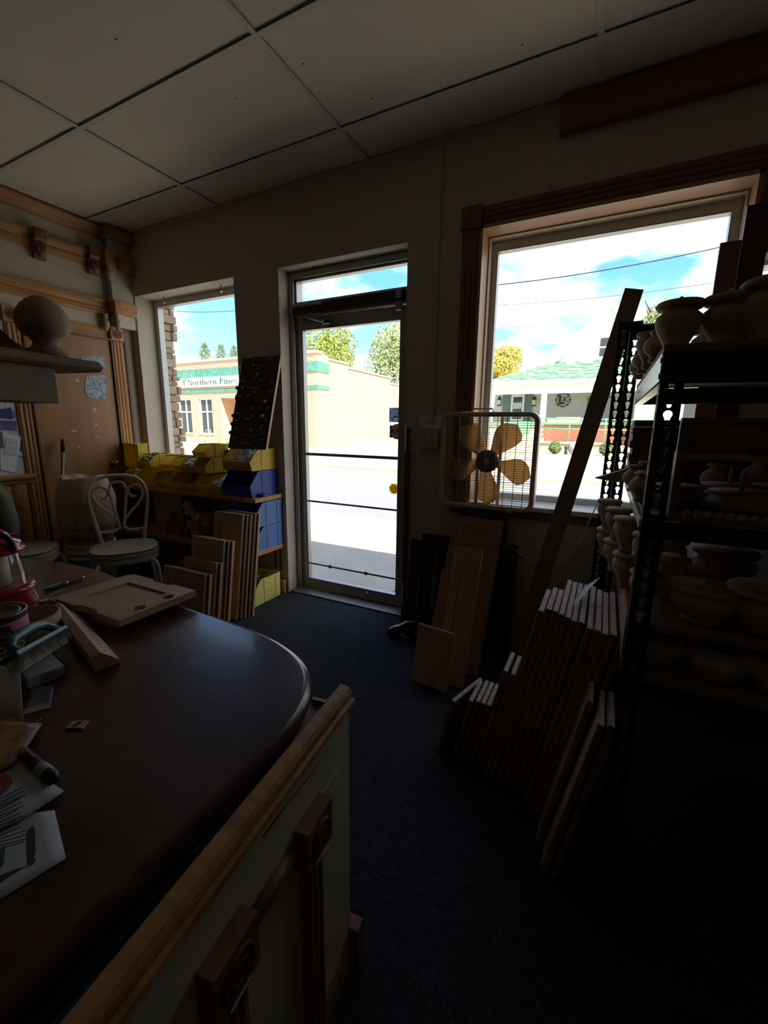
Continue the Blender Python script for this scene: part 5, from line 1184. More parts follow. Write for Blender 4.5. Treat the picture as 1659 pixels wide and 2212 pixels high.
part(MB().tube([(.058, .014+.030*c_(q), .196+.040*s_(q)) for q in [PI*i/10 for i in range(-1, 12)]], .008, 10, M=RZ(math.atan2(-lc.y, -lc.x))), 'handle', BLACK, ln)
part(MB().box(.036, .06, -.012, .012, .083, .088, RZ(-.5)), 'reflector', GALV, ln)
# paint can
CANM = mat('can_steel', (.20, .18, .17), .35, metal=.8); PINK = mat('label_pink', (.52, .20, .26), .55); DKLB = mat('label_dark', (.06, .025, .03), .55); LYEL = mat('label_yellow', (.62, .48, .10), .6)
cc_ = PZ(-12, 1322, ZT+.128); cc_ = Vector((cc_.x, cc_.y, T0)); pc = thing('paint_can', 'pink labelled BEHR wood conditioner can with open dark rim on the counter', 'can', cc_)
part(MB().lathe([(0, .001), (.053, 0), (.054, .003), (.053, .006), (.053, .122), (.055, .124), (.055, .128), (.049, .128), (.048, .122), (.044, .122), (.043, .127), (.039, .127), (.038, .120), (0, .119)], 36), 'can_body', CANM, pc)
part(MB().lathe([(.0534, .084), (.0537, .085), (.0537, .112), (.0534, .113)], 36), 'pink_band', PINK, pc)
part(MB().lathe([(.0534, .008), (.0536, .009), (.0536, .083), (.0534, .084)], 36), 'dark_band', DKLB, pc)
ca_ = math.atan2(-cc_.y, -cc_.x)
wrap_text('BEHR', .024, DKLB, pc, ca_-.10, .0985, lambda z: .0537, bold=.0012); wrap_text('DECO OIL-BASED PRE-STAIN', .0075, LYEL, pc, ca_+.1, .074, lambda z: .0537); wrap_text('WOOD', .022, LYEL, pc, ca_+.12, .058, lambda z: .0537, bold=.0012); wrap_text('CONDITIONER', .013, LYEL, pc, ca_+.12, .040, lambda z: .0537, bold=.0003)
# tan round lid behind the can, thin metal ruler, key ring
lp = PZ(62, 1330, ZT+.055); lp.x += .055; lp.y += .02; solo(MB().lathe([(0, 0), (.062, 0), (.064, .004), (.064, .055), (.061, .058), (.058, .056), (.057, .012), (0, .010)], 36, Matrix.Translation((lp.x-.055, lp.y-.02, T0))), 'round_tub', mat('tan_card', (.42, .29, .16), .7), 'round tan cardboard tub behind the paint can', 'tub')
p, q = PZ(70, 1385, T0+.02), PZ(105, 1322, T0+.004); solo(MB().box(0, (q-p).length, -.006, .006, 0, .002, frame(p, q-p, z=(0, 0, 1))), 'steel_rule', GALV, 'short bright steel rule behind the scrub brush', 'ruler')
sp_ = PZ(95, 1318, T0); solo(ringsolid(.010, .015, 0, .003), 'metal_ring', GALV, 'small metal ring lying beside the drilled block', 'ring').location = sp_
# scrub brush
TEAL = mat('teal_plastic', (.045, .12, .13), .35); BRI = mat('bristles', (.48, .43, .34), .9)
A_, B_ = PZ(18, 1424, ZT+.085), PZ(131, 1362, ZT+.045); BL_ = (B_-A_).length
nz = Vector((-.78, .30, .50))
M = frame(A_, B_-A_, z=nz)
sbm = thing('scrub_brush', 'teal scrub brush with pale bristles lying against the paint can', 'brush', ((A_+B_)/2 - Vector((0, 0, .035))).to_tuple())
part(MB().box(0, BL_, -.018, .018, -.006, .006, M), 'block', TEAL, sbm, world=True, bevel=.004)
part(MB().tube([M @ Vector(v) for v in ((.035, 0, .004), (.028, 0, .02), (.045, 0, .030), (BL_*.55, 0, .035), (BL_*.78, 0, .031), (BL_*.9, 0, .016), (BL_*.97, 0, .006))], [.009, .009, .010, .011, .010, .009, .009], 10), 'handle', TEAL, sbm, world=True)
mb = MB(); rnd = random.Random(5)
for i in range(16):
    for j in range(4):
        bx, by = .008+i*(BL_-.016)/15, -.013+j*.0087
        for k in range(7):
            dx_, dy_ = rnd.uniform(-.005, .005), rnd.uniform(-.006, .006); x, y = bx+rnd.uniform(-.003, .003), by+rnd.uniform(-.002, .002)
            v = [M @ Vector((x-.0007, y, -.005)), M @ Vector((x+.0007, y, -.005)), M @ Vector((x+dx_+.0005, y+dy_, -.031-rnd.random()*.004)), M @ Vector((x+dx_-.0005, y+dy_, -.031-rnd.random()*.004))]
            v2 = [M @ Vector((x, y-.0007, -.005)), M @ Vector((x, y+.0007, -.005)), v[2], v[3]]; mb.add(v, [(0, 1, 2, 3)]); mb.add(v2, [(0, 1, 2, 3)])
part(mb, 'bristles', BRI, sbm, world=True, fix=False, kind='stuff')
# small grey carton
a, b, c = PZ(62, 1490, ZT), PZ(142, 1459, ZT), PZ(144, 1418, ZT)
CART = mat('linen_carton', (.40, .39, .38), .8, c2=(.33, .32, .31), scale=90, bump=.15)
M = frame(Vector((a.x, a.y, T0)), b-a, c-b); w, h = (b-a).length, (c-b).length*1.02
cr = thing('small_carton', 'small grey linen textured carton with printed end on the counter', 'box', M @ Vector((w/2, h/2, 0)))
part(MB().box(0, w, 0, h, 0, .024, M), 'carton', CART, cr, world=True, bevel=.0015)
part(MB().lathe([(0, .0003), (.008, .0003), (.008, 0)], 16, M @ TR(w*.5, h-.003, .024)), 'thumb_notch', CHAR, cr, world=True)
mb = MB()
for k in range(5): mb.box(w*.32, w*(.78-.05*(k % 2)), -.0006, 0, .018-.0032*k, .0195-.0032*k, M)
part(mb, 'print_lines', PENC, cr, world=True, fix=False)
# papers
def sheet(pts, name, label, m, z=T0, lift=None, cat='paper', t=.0008, nu=8, nv_=8):
    P = [PZ(a, b, ZT) for a, b in pts]; rows = []
    for i in range(nu+1):
        u = i/nu; row = []
        for j in range(nv_+1):
            v = j/nv_; p = (P[0]*(1-u)+P[1]*u)*(1-v) + (P[3]*(1-u)+P[2]*u)*v; p = p.copy(); p.z = z + (lift(u, v) if lift else 0); row.append(p)
        rows.append(row)
    return solo(MB().grid(rows), name, m, label, cat, solid=t, fix=True)
PAPG = mat('paper_grey', (.46, .46, .47), .85)
sheet([(-200, 1790), (118, 1752), (143, 1856), (-200, 2070)], 'leaflet', 'white leaflet with knife picture lying lowest on the counter', PAPG, T0+.0006)
kn = PZ(66, 1820, ZT)
def decal(pts, m, name, parent, z):
    P = [PZ(a, b, ZT) for a, b in pts]; mb = MB(); mb.add([(p.x, p.y, z) for p in P], [tuple(range(len(P)))]); return part(mb, name, m, parent, world=True)
lf_ = bpy.data.objects['leaflet']
KN = mat('print_maroon', (.085, .04, .04), .6); GP = mat('print_green', (.03, .13, .04), .7); BPR = mat('print_black', (.03, .03, .035), .7)
decal([(58, 1798), (72, 1784), (76, 1795), (78, 1845), (74, 1853), (78, 1862), (70, 1872), (59, 1876)], KN, 'printed_knife', lf_, T0+.0013)
decal([(0, 1840), (12, 1828), (9, 1868), (0, 1880)], GP, 'printed_patch', lf_, T0+.0013); decal([(0, 1895), (20, 1885), (58, 1873), (40, 1884), (20, 1896), (0, 1912)], BPR, 'printed_blade', lf_, T0+.0013)
s2 = sheet([(-200, 1760), (42, 1640), (141, 1722), (-200, 1925)], 'text_sheet', 'crumpled white sheet with lines of print on the counter', PAPG, T0+.003, lambda u, v: .002+.004*abs(s_(5*u+3*v))+.002*s_(11*v*u+2))
for k in range(16):
    o_ = k*7.2; decal([(0, 1741+o_), (48-k*1.2+(k % 3)*6+(24 if k > 11 else 0), 1741+o_-(48-k*1.2)*.56), (49-k*1.2+(k % 3)*6+(24 if k > 11 else 0), 1743.2+o_-(48-k*1.2)*.56), (0, 1743.2+o_)], INK, 'print_line', s2, T0+.0105)
decal([(0, 1680), (25, 1690), (31, 1703), (18, 1722), (0, 1735)], mat('print_red', (.22, .05, .03), .7), 'printed_picture', s2, T0+.0106)
MAG = mat('magazine_cover', (.22, .085, .02), .4, c2=(.40, .20, .05), scale=16, contrast=(.42, .6))
mg = sheet([(-200, 1560), (93, 1577), (33, 1668), (-200, 1760)], 'magazine', 'glossy orange brown magazine on the counter', MAG, T0+.007, lambda u, v: .004, t=.004)
sheet([(70, 1482), (116, 1484), (110, 1530), (52, 1545)], 'brochure', 'dark brochure with pink border under the grey carton', mat('brochure_dark', (.06, .055, .06), .5, c2=(.17, .14, .14), scale=30), T0, None, t=.0006)
br_ = bpy.data.objects['brochure']; decal([(112, 1518), (110, 1530), (52, 1545), (53, 1533)], mat('brochure_pink', (.34, .20, .18), .5), 'pink_border', br_, T0+.0012)
sheet([(-60, 1385), (55, 1452), (52, 1565), (-60, 1520)], 'curled_paper', 'white curled paper sheet standing up at the counter edge', WHITEP, T0+.002, lambda u, v: .004+.05*(1-abs(2*v-1)**2)*(.4+.6*u) if u < .98 else .004+.05*(1-abs(2*v-1)**2))
sheet([(-40, 1500), (40, 1500), (52, 1572), (-40, 1572)], 'olive_folder', 'dull olive folder under the curled paper', mat('olive_card', (.12, .10, .05), .8), T0+.0008)
# tiny printed tag and staples
a = PZ(168, 1569, ZT); tg = thing('key_tag', 'tiny cream tag with black mark on the counter', 'tag', (a.x, a.y, T0)); part(MB().box(-.015, .015, -.010, .010, 0, .004, RZ(.5)), 'tag', MAPLE['x'], tg, bevel=.001); part(MB().box(-.004, .004, -.006, .006, .004, .0045, RZ(.2)), 'mark', BLACK, tg)
for k, (a, b) in enumerate(((60, 1566), (68, 1561))):
    p = PZ(a, b, T0); solo(MB().tube([p, p+Vector((.006, .01, .001)), p+Vector((.004, .014, .001))], .0007, 5), 'staple', GALV, 'loose bent staple on the counter by the curled paper', 'staple', 'loose staples')

# ---------------- mantel sample with finial, standing at the left of the counter
SHB = W3('mantel_wood', (.20, .125, .075), (.29, .19, .12), rough=.6)
sA, sB = Vector((-1.112, .42, 0)), Vector((-1.168, .692, 0)); d1_ = (sB-sA).normalized(); n1_ = Vector((d1_.y, -d1_.x, 0))
zs0, zs1 = 1.417, 1.443
MM = cols(sB - d1_*.75, d1_, n1_, (0, 0, 1))        # x along, y towards the aisle
ms = thing('mantel_sample', 'brown mantel shelf sample on a post at the counter', 'shelf', (-1.24, .26, ZT))
pf = [(-.16, zs0), (-.012, zs0), (-.002, zs0+.006), (0, zs0+.012), (-.006, zs1-.004), (-.014, zs1), (-.16, zs1)]
part(MB().prism(pf, 0, .75, MM @ Matrix(((0, 0, 1, 0), (1, 0, 0, 0), (0, 1, 0, 0), (0, 0, 0, 1)))), 'shelf_board', SHB['x'], ms, world=True, bevel=.003)
part(MB().box(0, .645, -.145, -.03, zs0-.082, zs0, MM), 'apron_box', SHB['x'], ms, world=True, bevel=.002)
part(MB().box(.16, .22, -.12, -.06, ZT+.001-0, zs0-.08, MM), 'post', SHB['z'], ms, world=True)
part(MB().box(.08, .30, -.15, -.02, ZT+.0006, ZT+.02, MM), 'foot', SHB['x'], ms, world=True)
# scroll bracket standing on the shelf
scr = [(0, .30), (.02, .24), (.045, .18), (.075, .12), (.11, .07), (.15, .035), (.185, .02), (.20, .008), (.19, 0), (-.30, 0), (-.30, .30)]
kx_ = (MM.inverted() @ PP(76, 752, sB - n1_*.13, n1_)).x
solo(MB().prism([(x, y) for x, y in scr], -.008, .008, MM @ Matrix(((1, 0, 0, kx_-.20), (0, 0, -1, -.133), (0, 1, 0, zs1), (0, 0, 0, 1)))), 'scroll_bracket', PLYD['x'], 'curved brown plywood bracket standing on the mantel shelf', 'bracket', bevel=.003)
fp = PP(103, 770, sB - n1_*.075, n1_); fc = Vector((fp.x, fp.y, zs1+.0005))
fprof = [(0, 0), (.056, 0), (.064, .006), (.066, .014), (.060, .022), (.046, .027), (.038, .036), (.036, .046), (.040, .052), (.044, .054), (.042, .058), (.056, .064), (.068, .076), (.076, .094), (.078, .112), (.072, .136), (.058, .158), (.040, .174), (.022, .184), (.010, .188), (0, .189)]
fn = solo(MB().lathe([(r*.70, z*.74) for r, z in fprof], 48, Matrix.Translation(fc)), 'acorn_finial', BEECH['z'], 'large turned acorn finial standing on the mantel shelf', 'finial')
# ================================================================ by the front wall
# turned spindle in the door corner
sp = thing('turned_spindle', 'slim cherry spindle with turned ends standing in the door corner', 'spindle', (-1.10, 2.462, 0))
CHS = W3('spindle_cherry', (.13, .045, .02), (.20, .075, .034))
part(MB().box(-.014, .014, -.014, .014, .27, 1.13), 'shaft', CHS['z'], sp, bevel=.002)
part(MB().lathe([(.010, 1.13), (.016, 1.135), (.008, 1.15), (.012, 1.165), (.016, 1.185), (.016, 1.205), (.009, 1.225), (.010, 1.235), (.015, 1.255), (.013, 1.28), (0, 1.292)], 16), 'turned_top', CHS['z'], sp)
part(MB().lathe([(.010, .27), (.016, .26), (.009, .245), (.014, .22), (.015, .19), (.009, .165), (.014, .155), (.008, .14)], 16), 'turned_foot', CHS['z'], sp)
part(MB().box(-.015, .015, -.015, .015, .0, .14), 'foot_block', CHS['z'], sp, bevel=.002)
# plinth blocks either side of the door
solo(MB().box(-2.17, -2.115, W-.045, W-.014, 0, .105), 'plinth_block', OAK['z'], 'oak plinth block at the foot of the pier beside the door', 'plinth', bevel=.003)
# surface conduit, box and notice
IV = mat('ivory_plastic', (.46, .43, .34), .5)
cdn = thing('wall_conduit', 'painted surface conduit running from ceiling to the switch box', 'conduit', (-.955, W, 1.28))
xc_ = PY(951, 320, W).x; xd = PY(937, 900, W).x; xm = (xc_+xd)/2
part(MB().box(xm-.011, xm+.011, W-.014, W, 1.30, ZC), 'conduit', PAINT, cdn, world=True, bevel=.005); part(MB().box(xm-.016, xm+.016, W-.018, W, PY(946, 665, W).z-.02, PY(946, 665, W).z+.02), 'coupling', PAINT, cdn, world=True, bevel=.004)
a, b = PY(911, 927, W), PY(951, 967, W)
sw_ = thing('light_switch', 'ivory double light switch box beside the box fan', 'switch', ((a.x+b.x)/2, W, b.z))
part(MB().box(a.x, b.x, W-.045, W, b.z, a.z), 'switch_box', IV, sw_, world=True, bevel=.003)
for u in (.28, .68):
    x = a.x+(b.x-a.x)*u; zc_ = (a.z+b.z)/2; part(MB().box(x-.005, x+.005, W-.056, W-.045, zc_-.014, zc_+.010), 'toggle', IV, sw_, world=True, bevel=.002)
    for s in (-.032, .032): part(MB().lathe([(0, .001), (.0035, .0005), (.0035, 0)], 8, frame((x, W-.045, zc_+s), (1, 0, 0), z=(0, -1, 0))), 'screw', BLACK, sw_, world=True)
a, b = PY(906, 897, W-.004), PY(945, 925, W-.004)
nt_ = thing('wall_notice', 'small white notice tucked behind the conduit', 'notice', ((a.x+b.x)/2, W, b.z)); part(MB().box(a.x, b.x+.04, W-.0025, W-.001, b.z, a.z), 'card', WHITEP, nt_, world=True)
lettering('THIS DOOR\nPRESENT', .017, INK, nt_, frame((a.x+.075, W-.003, (a.z+b.z)/2), (1, 0, 0), z=(0, -1, 0)), ext=.0002)
# brown beam under the ceiling
p0, p1 = PY(1212, 235, W-.05), PY(1212, 283, W-.05)
BEAM = wood('beam_red', (.20, .07, .045), (.28, .10, .065), axis='x', rough=.6)
solo(MB().box(p0.x, XR-.001, W-.055, W-.001, p1.z, ZC-.004), 'valance_beam', BEAM, 'reddish brown valance board under the ceiling above the big window', 'beam', bevel=.003)

# ---------------- box fan on its pedestal
fx0, fx1, fz0, fz1, fy = -.862, -.318, .829, 1.372, 2.405; fc_x, fc_z = (fx0+fx1)/2, (fz0+fz1)/2; fh = (fx1-fx0)/2
st_ = solo(MB().box(-.74, -.46, 2.452, 2.4835, 0, .822), 'fan_pedestal', OAKD['z'], 'plain brown board pedestal carrying the box fan', 'pedestal', bevel=.002)
fn_ = thing('box_fan', 'cream box fan with amber blades standing before the big window', 'fan', (fc_x, fy+.02, fz0-.006))
FCR = mat('fan_cream', (.55, .49, .36), .4); FDK = mat('fan_dark', (.10, .085, .065), .4)
AMB = mat('amber_blade', (.56, .36, .18), .35)
nt = AMB.node_tree; bs = nt.nodes['Principled BSDF']; tl = nt.nodes.new('ShaderNodeBsdfTranslucent'); tl.inputs[0].default_value = (.86, .60, .32, 1); mxs = nt.nodes.new('ShaderNodeMixShader'); mxs.inputs[0].default_value = .5
nt.links.new(bs.outputs[0], mxs.inputs[1]); nt.links.new(tl.outputs[0], mxs.inputs[2]); nt.links.new(mxs.outputs[0], nt.nodes['Material Output'].inputs['Surface'])
def rrect(h, r, n=6):
    P = []
    for cx, cy, a0 in ((h-r, h-r, 0), (-h+r, h-r, 90), (-h+r, -h+r, 180), (h-r, -h+r, 270)):
        for i in range(n+1): a = math.radians(a0+90*i/n); P.append((cx+r*c_(a), cy+r*s_(a)))
    return P
FM = frame((fc_x, fy, fc_z), (1, 0, 0), z=(0, -1, 0))
def frame_ring(h, r, prof, name, m):      # profile (inset, z)
    loops = [[(x, y, z) for x, y in rrect(h-d, max(.004, r-d))] for d, z in prof]; n = len(loops[0]); k = len(loops); mb = MB()
    mb.add([p for l in loops for p in l], [(i*n+j, i*n+(j+1) % n, ((i+1) % k)*n+(j+1) % n, ((i+1) % k)*n+j) for i in range(k) for j in range(n)], True, FM); return part(mb, name, m, fn_, world=True)
frame_ring(fh, .055, [(0, .004), (.004, .010), (.018, .012), (.026, .006), (.027, 0), (.008, -.002), (.006, -.066), (0, -.068)], 'housing', FCR)
hub = part(MB().lathe([(0, .012), (.02, .012), (.025, .006), (.055, .008), (.064, .004), (.064, -.02), (0, -.02)], 32, FM @ TR(0, 0, -.016)), 'hub', FDK, fn_, world=True)
part(MB().lathe([(0, .0135), (.018, .0130), (.018, .012)], 24, FM @ TR(0, 0, -.016)), 'hub_badge', FCR, hub, world=True)
for k, a0 in enumerate((55, 128, 197, 272, 343)):
    rows_ = []; nr = 9
    for i in range(nr+1):
        r = .056+(.252-.056)*i/nr; v = i/nr; wl_a, wl_b = -.34-.30*v+.33*v*v, .36+.14*v-.50*v**5
        if v > .85: wl_a += (v-.85)*2.0
        rows_.append([(r*c_(math.radians(a0)+wl_a+(wl_b-wl_a)*j/6), r*s_(math.radians(a0)+wl_a+(wl_b-wl_a)*j/6), -.045+.03*(j/6-.5)*1.4) for j in range(7)])
    part(MB().grid(rows_, True, FM), 'blade', AMB, fn_, world=True, solid=.002)
mb = MB()
for k in range(-4, 5): x = k*(2*(fh-.03))/9.2; mb.tube([FM @ Vector((x, -fh+.026, .004)), FM @ Vector((x, fh-.026, .004))], .0021, 5)
part(mb, 'grille_uprights', FCR, fn_, world=True, kind='stuff')
mb = MB(); n_w = 38
for k in range(n_w): y = -fh+.034+(2*fh-.068)*k/(n_w-1); mb.tube([FM @ Vector((-fh+.026, y, .002)), FM @ Vector((fh-.026, y, .002))], .0015, 4)
part(mb, 'grille_wires', FCR, fn_, world=True, kind='stuff')
mb = MB()
for k in range(14): y = -fh+.05+(2*fh-.1)*k/13; mb.tube([FM @ Vector((-fh+.012, y, -.066)), FM @ Vector((fh-.012, y, -.066))], .0012, 4)
part(mb, 'rear_grille', FCR, fn_, world=True, kind='stuff')
for x in (-.06, .065): part(MB().box(x-.009, x+.009, -fh+.01, fh-.01, -.060, -.050, FM), 'motor_strut', FCR, fn_, world=True)
part(MB().lathe([(0, -.02), (.05, -.02), (.052, -.05), (.04, -.058), (0, -.058)], 24, FM), 'motor', FDK, fn_, world=True)
part(MB().tube([FM @ Vector(v) for v in ((-.10, fh, -.03), (-.095, fh+.018, -.03), (.012, fh+.018, -.03), (.016, fh, -.03))], .005, 8), 'carry_handle', FCR, fn_, world=True)
part(MB().box(-.16, -.13, fh, fh+.006, -.045, -.02, FM), 'switch_knob', FCR, fn_, world=True)
for x in (-.155, .145): part(MB().box(x-.014, x+.014, -fh-.007, -fh+.014, -.068, .012, FM), 'foot', FCR, fn_, world=True, bevel=.002)
for x, y in ((-.15, fh-.010), (.15, fh-.010), (-fh+.010, .14), (fh-.010, .14), (-fh+.010, -.14), (fh-.010, -.14), (-.155, -fh+.003), (.145, -fh+.003)): part(MB().lathe([(0, .0145), (.003, .014), (.004, .0115)], 8, FM @ TR(x, y, .0)), 'screw', FDK, fn_, world=True)
# fan lead swinging to the rack
ps = [PY(a, b, y) for a, b, y in ((1086, 1176, 2.43), (1105, 1182, 2.42), (1130, 1200, 2.40), (1160, 1215, 2.38), (1200, 1216, 2.36), (1230, 1200, 2.36), (1255, 1165, 2.36), (1275, 1120, 2.36), (1295, 1080, 2.36), (1310, 1040, 2.36), (1318, 1030, 2.3))]
fine = []
for i in range(len(ps)-1):
    p0_, p1_, p2_, p3_ = ps[max(i-1, 0)], ps[i], ps[i+1], ps[min(i+2, len(ps)-1)]
    for k in range(5):
        t = k/5; fine.append(.5*((2*p1_) + (p2_-p0_)*t + (2*p0_-5*p1_+4*p2_-p3_)*t*t + (3*p1_-p0_-3*p2_+p3_)*t**3))
solo(MB().tube(fine, .0028, 6), 'power_lead', CREAM, 'thin pale power lead looping from the fan to the rack', 'cord')

# ---------------- doors and panels leaning below the fan (front-wall frame: x right, up the lean, z out)
def lean(xb0, xb1, yb, yt, zt, xt0=None, xt1=None): return frame((xb0, yb, .003), (1, 0, 0), (0, yt-yb, zt)), xb1-xb0, math.hypot(yt-yb, zt)
gL = 'panels leaning under the box fan'
def lean_px(br, tr, tl):      # right edge stands upright in x; the floor fixes the foot, the photo the top
    f = PZ(br[0], br[1], .003); t = PX(tr[0], tr[1], f.x); w = f.x-PY(tl[0], tl[1], t.y).x; return frame((f.x-w, f.y, f.z), (1, 0, 0), t-f), w, (t-f).length
f_, t_, l_ = PZ(1036, 1440, .003), PY(1087, 1126, 2.388), PY(979.5, 1116, 2.388); dd0 = t_-f_; xa = (Vector((1, 0, 0)) - dd0*(dd0.x/dd0.length_squared)).normalized(); w, h = t_.x-l_.x, dd0.length; M = frame(f_-xa*w, xa, dd0)
panel_door('tall brown maple door leaning below the box fan', M, w, h, .02, MAPLED, gL, rail_=.06)
f_, t_, l_ = PZ(1030, 1462, .003), PY(1065.7, 1250, 2.242), PY(954.5, 1232, 2.242); dd0 = t_-f_; xa = (Vector((1, 0, 0)) - dd0*(dd0.x/dd0.length_squared)).normalized(); w, h = t_.x-l_.x, dd0.length; M = frame(f_-xa*w, xa, dd0)
panel_door('grey brown door half hidden between the tall door and the pale narrow door', M, w, h, .019, MAPLED, gL, rail_=.07)
M, w, h = lean_px((1000, 1488), (1042.5, 1188), (982, 1181)); panel_door('pale narrow shaker door leaning foremost of the tall ones', M, w, h, .02, MAPLE, gL, rail_=.048)
a, b, c, d = PZ(888, 1468, .002), PZ(962, 1497, .002), None, None
tl_, tr2 = PY(908, 1348, a.y+.06), PY(989, 1371, b.y+.06)
M = frame(a, b-a, (tl_-a)); sm = thing('drawer_front', 'small plain maple drawer front leaning at the bottom of the pile', 'drawer front', (a+b)/2, group=gL)
part(MB().box(0, (b-a).length, 0, (tl_-a).length, -.018, 0, M), 'slab', MAPLE['z'], sm, world=True, bevel=.001)
# dark slatted headboard-like pieces with scroll foot
def slat_panel(label, x0, x1, yb, yt, zt, slats, gap_):
    o = thing('slat_panel', label, 'panel', ((x0+x1)/2, (yb+yt)/2, 0), group='dark slatted panels'); M = frame((x0, yb, .003), (1, 0, 0), (0, yt-yb, zt)); w, h = x1-x0, math.hypot(yt-yb, zt)
    DK = wood('slat_dark', (.030, .012, .008), (.055, .022, .014), axis='z')
    part(MB().box(0, .055, 0, h, -.03, 0, M), 'stile', DK, o, world=True, bevel=.002); part(MB().box(w-.055, w, 0, h, -.03, 0, M), 'stile', DK, o, world=True, bevel=.002)
    part(MB().box(.055, w-.055, h-.05, h, -.028, -.002, M), 'top_rail', DK, o, world=True); part(MB().box(.055, w-.055, .10, .15, -.028, -.002, M), 'bottom_rail', DK, o, world=True)
    for k in range(slats): x = .055+gap_+k*(w-.11)/slats; part(MB().box(x, x+.04, .15, h-.05, -.022, -.008, M), 'slat', DK, o, world=True)
    return o
slat_panel('nearer dark walnut slatted panel standing beside the pale doors', -1.015, -.62, 2.275, 2.365, .60, 4, .05)
slat_panel('farther dark walnut slatted panel against the wall behind the doors', -.975, -.39, 2.375, 2.437, .625, 5, .06)
ft = [(0, 0), (.055, 0), (.085, .03), (.12, .052), (.2, .06), (.40, .06), (.40, .112), (.17, .118), (.11, .105), (.07, .075), (.035, .062), (0, .04), (-.008, .02)]
solo(MB().prism(ft, -.02, .02, frame((-1.10, 2.235, .002), (.98, .16, 0), z=(0, 0, 1)) @ AXZ), 'scroll_bracket', mat('scroll_cherry', (.06, .022, .012), .4), 'curved cherry furniture foot lying before the slatted panel', 'furniture foot', bevel=.003)
# long pine board leaning to the window head
q0, q1 = PY(1186, 1195, 2.30), PY(1369, 627, 2.47)
dd_ = (q1-q0); foot = q0 - dd_*((q0.z-.004)/dd_.z)
M = frame(foot, dd_, (1, .05, -.3)); LL = (q1-foot).length
solo(MB().box(0, LL, -.04, .04, -.019, 0, M), 'pine_board', wood('pine_board_x', (.20, .125, .075), (.29, .19, .115), axis='x', rough=.7), 'long raw pine board leaning diagonally against the big window', 'board', bevel=.001)
# brown boards standing at the right side of the big window
for (a0, a1, bt, lab, y, m) in ((1547, 1590, 520, 'lighter brown board standing on the rack before the window edge', 2.43, CHERRY['z']), (1592, 1646, 440, 'tall dark brown board with pale edge at the right end of the window', 2.44, wood('board_umber', (.045, .020, .014), (.065, .03, .02), axis='z'))):
    p, q = PY(a0, 600, y), PY(a1, 600, y); t = PY((a0+a1)/2+18, bt, y)
    o = thing('standing_board', lab, 'board', ((p.x+q.x)/2, y, 0)); part(MB().box(p.x, q.x, y, y+.018, .002, t.z), 'board', m, o, world=True, bevel=.001); part(MB().box(p.x-.003, p.x, y, y+.018, .002, t.z), 'pale_edge', MAPLE['z'], o, world=True)
# ================================================================ slotted steel rack with turned wood
rk = thing('steel_rack', 'black slotted steel shelving rack full of turned wooden feet', 'rack', (.65, 1.72, 0))
RX0, RX1, RY0, RY1 = .097, 1.30, 1.20, 2.24
def keyhole(s=1.0):
    pts = []
    for i in range(11):
        a = math.radians(-50+280*i/10); pts.append((.0085*c_(a)*s, .006*s+.0085*s_(a)*s))
    pts += [(-.0042*s, -.011*s), (-.0026*s, -.0145*s), (.0026*s, -.0145*s), (.0042*s, -.011*s)]
    return pts
def slotted_flange(w, z0, z1, pitch, t, mb, M, phase=0):     # plate in local x (0..w), z; holes cut through
    kh = keyhole(1.12); n = len(kh); cx = w/2; z = z0
    def quad(a, b, c, d):
        mb.box(a, b, 0, t, c, d, M)
    while z+pitch <= z1+1e-6:
        zc_ = z+pitch/2; out_ = []
        for x, y in kh:
            # project to the cell border
            kx, ky = (w/2)/max(abs(x), 1e-6), (pitch/2)/max(abs(y), 1e-6); k = min(kx, ky); out_.append((x*k, y*k))
        # make sure the corners belong to the border
        for cxx, cyy in ((w/2, pitch/2), (-w/2, pitch/2), (-w/2, -pitch/2), (w/2, -pitch/2)):
            j = min(range(n), key=lambda q: (out_[q][0]-cxx)**2+(out_[q][1]-cyy)**2); out_[j] = (cxx, cyy)
        v = []
        for y_ in (0, t):
            v += [(cx+a, y_, zc_+b) for a, b in out_] + [(cx+a, y_, zc_+b) for a, b in kh]
        f = []
        for i in range(n):
            j = (i+1) % n
            f += [(i, j, n+j, n+i), (2*n+j, 2*n+i, 3*n+i, 3*n+j), (n+i, n+j, 3*n+j, 3*n+i)]
        mb.add(v, f, False, M); z += pitch
    if z < z1: quad(0, w, z, z1)
    for x in (0, w): mb.box(x-.0004, x+.0004, 0, t, z0, z1, M)
PIT = .0381
def upright(x, y, ztop, sx_, sy_, w=.046, bot=0.002, name='upright'):
    mb = MB(); slotted_flange(w, bot, ztop, PIT, .002, mb, cols((x, y, 0), (sx_, 0, 0), (0, sy_, 0), (0, 0, 1)))
    slotted_flange(w, bot, ztop, PIT, .002, mb, cols((x, y, 0), (0, sy_, 0), (sx_, 0, 0), (0, 0, 1)))
    o = part(mb, name, STEELD, rk, world=True, fix=False); return o
upright(RX0, RY0, 1.462, 1, 1); upright(RX1, RY0, 1.462, -1, 1); upright(RX1, RY1, 1.745, -1, -1)
mb = MB(); slotted_flange(.043, .002, 1.745, PIT, .002, mb, cols((.046, RY1, 0), (1, 0, 0), (0, 1, 0), (0, 0, 1))); mb.box(.046, .048, RY1-.03, RY1, .002, 1.745); part(mb, 'upright', STEELD, rk, world=True, fix=False)
mb = MB(); slotted_flange(.043, .002, 1.745, PIT, .002, mb, cols((.000, RY1+.004, 0), (1, 0, 0), (0, 1, 0), (0, 0, 1))); mb.box(.0435, .0455, RY1-.006, RY1+.004, .002, 1.745); part(mb, 'back_post', STEELD, rk, world=True, fix=False)
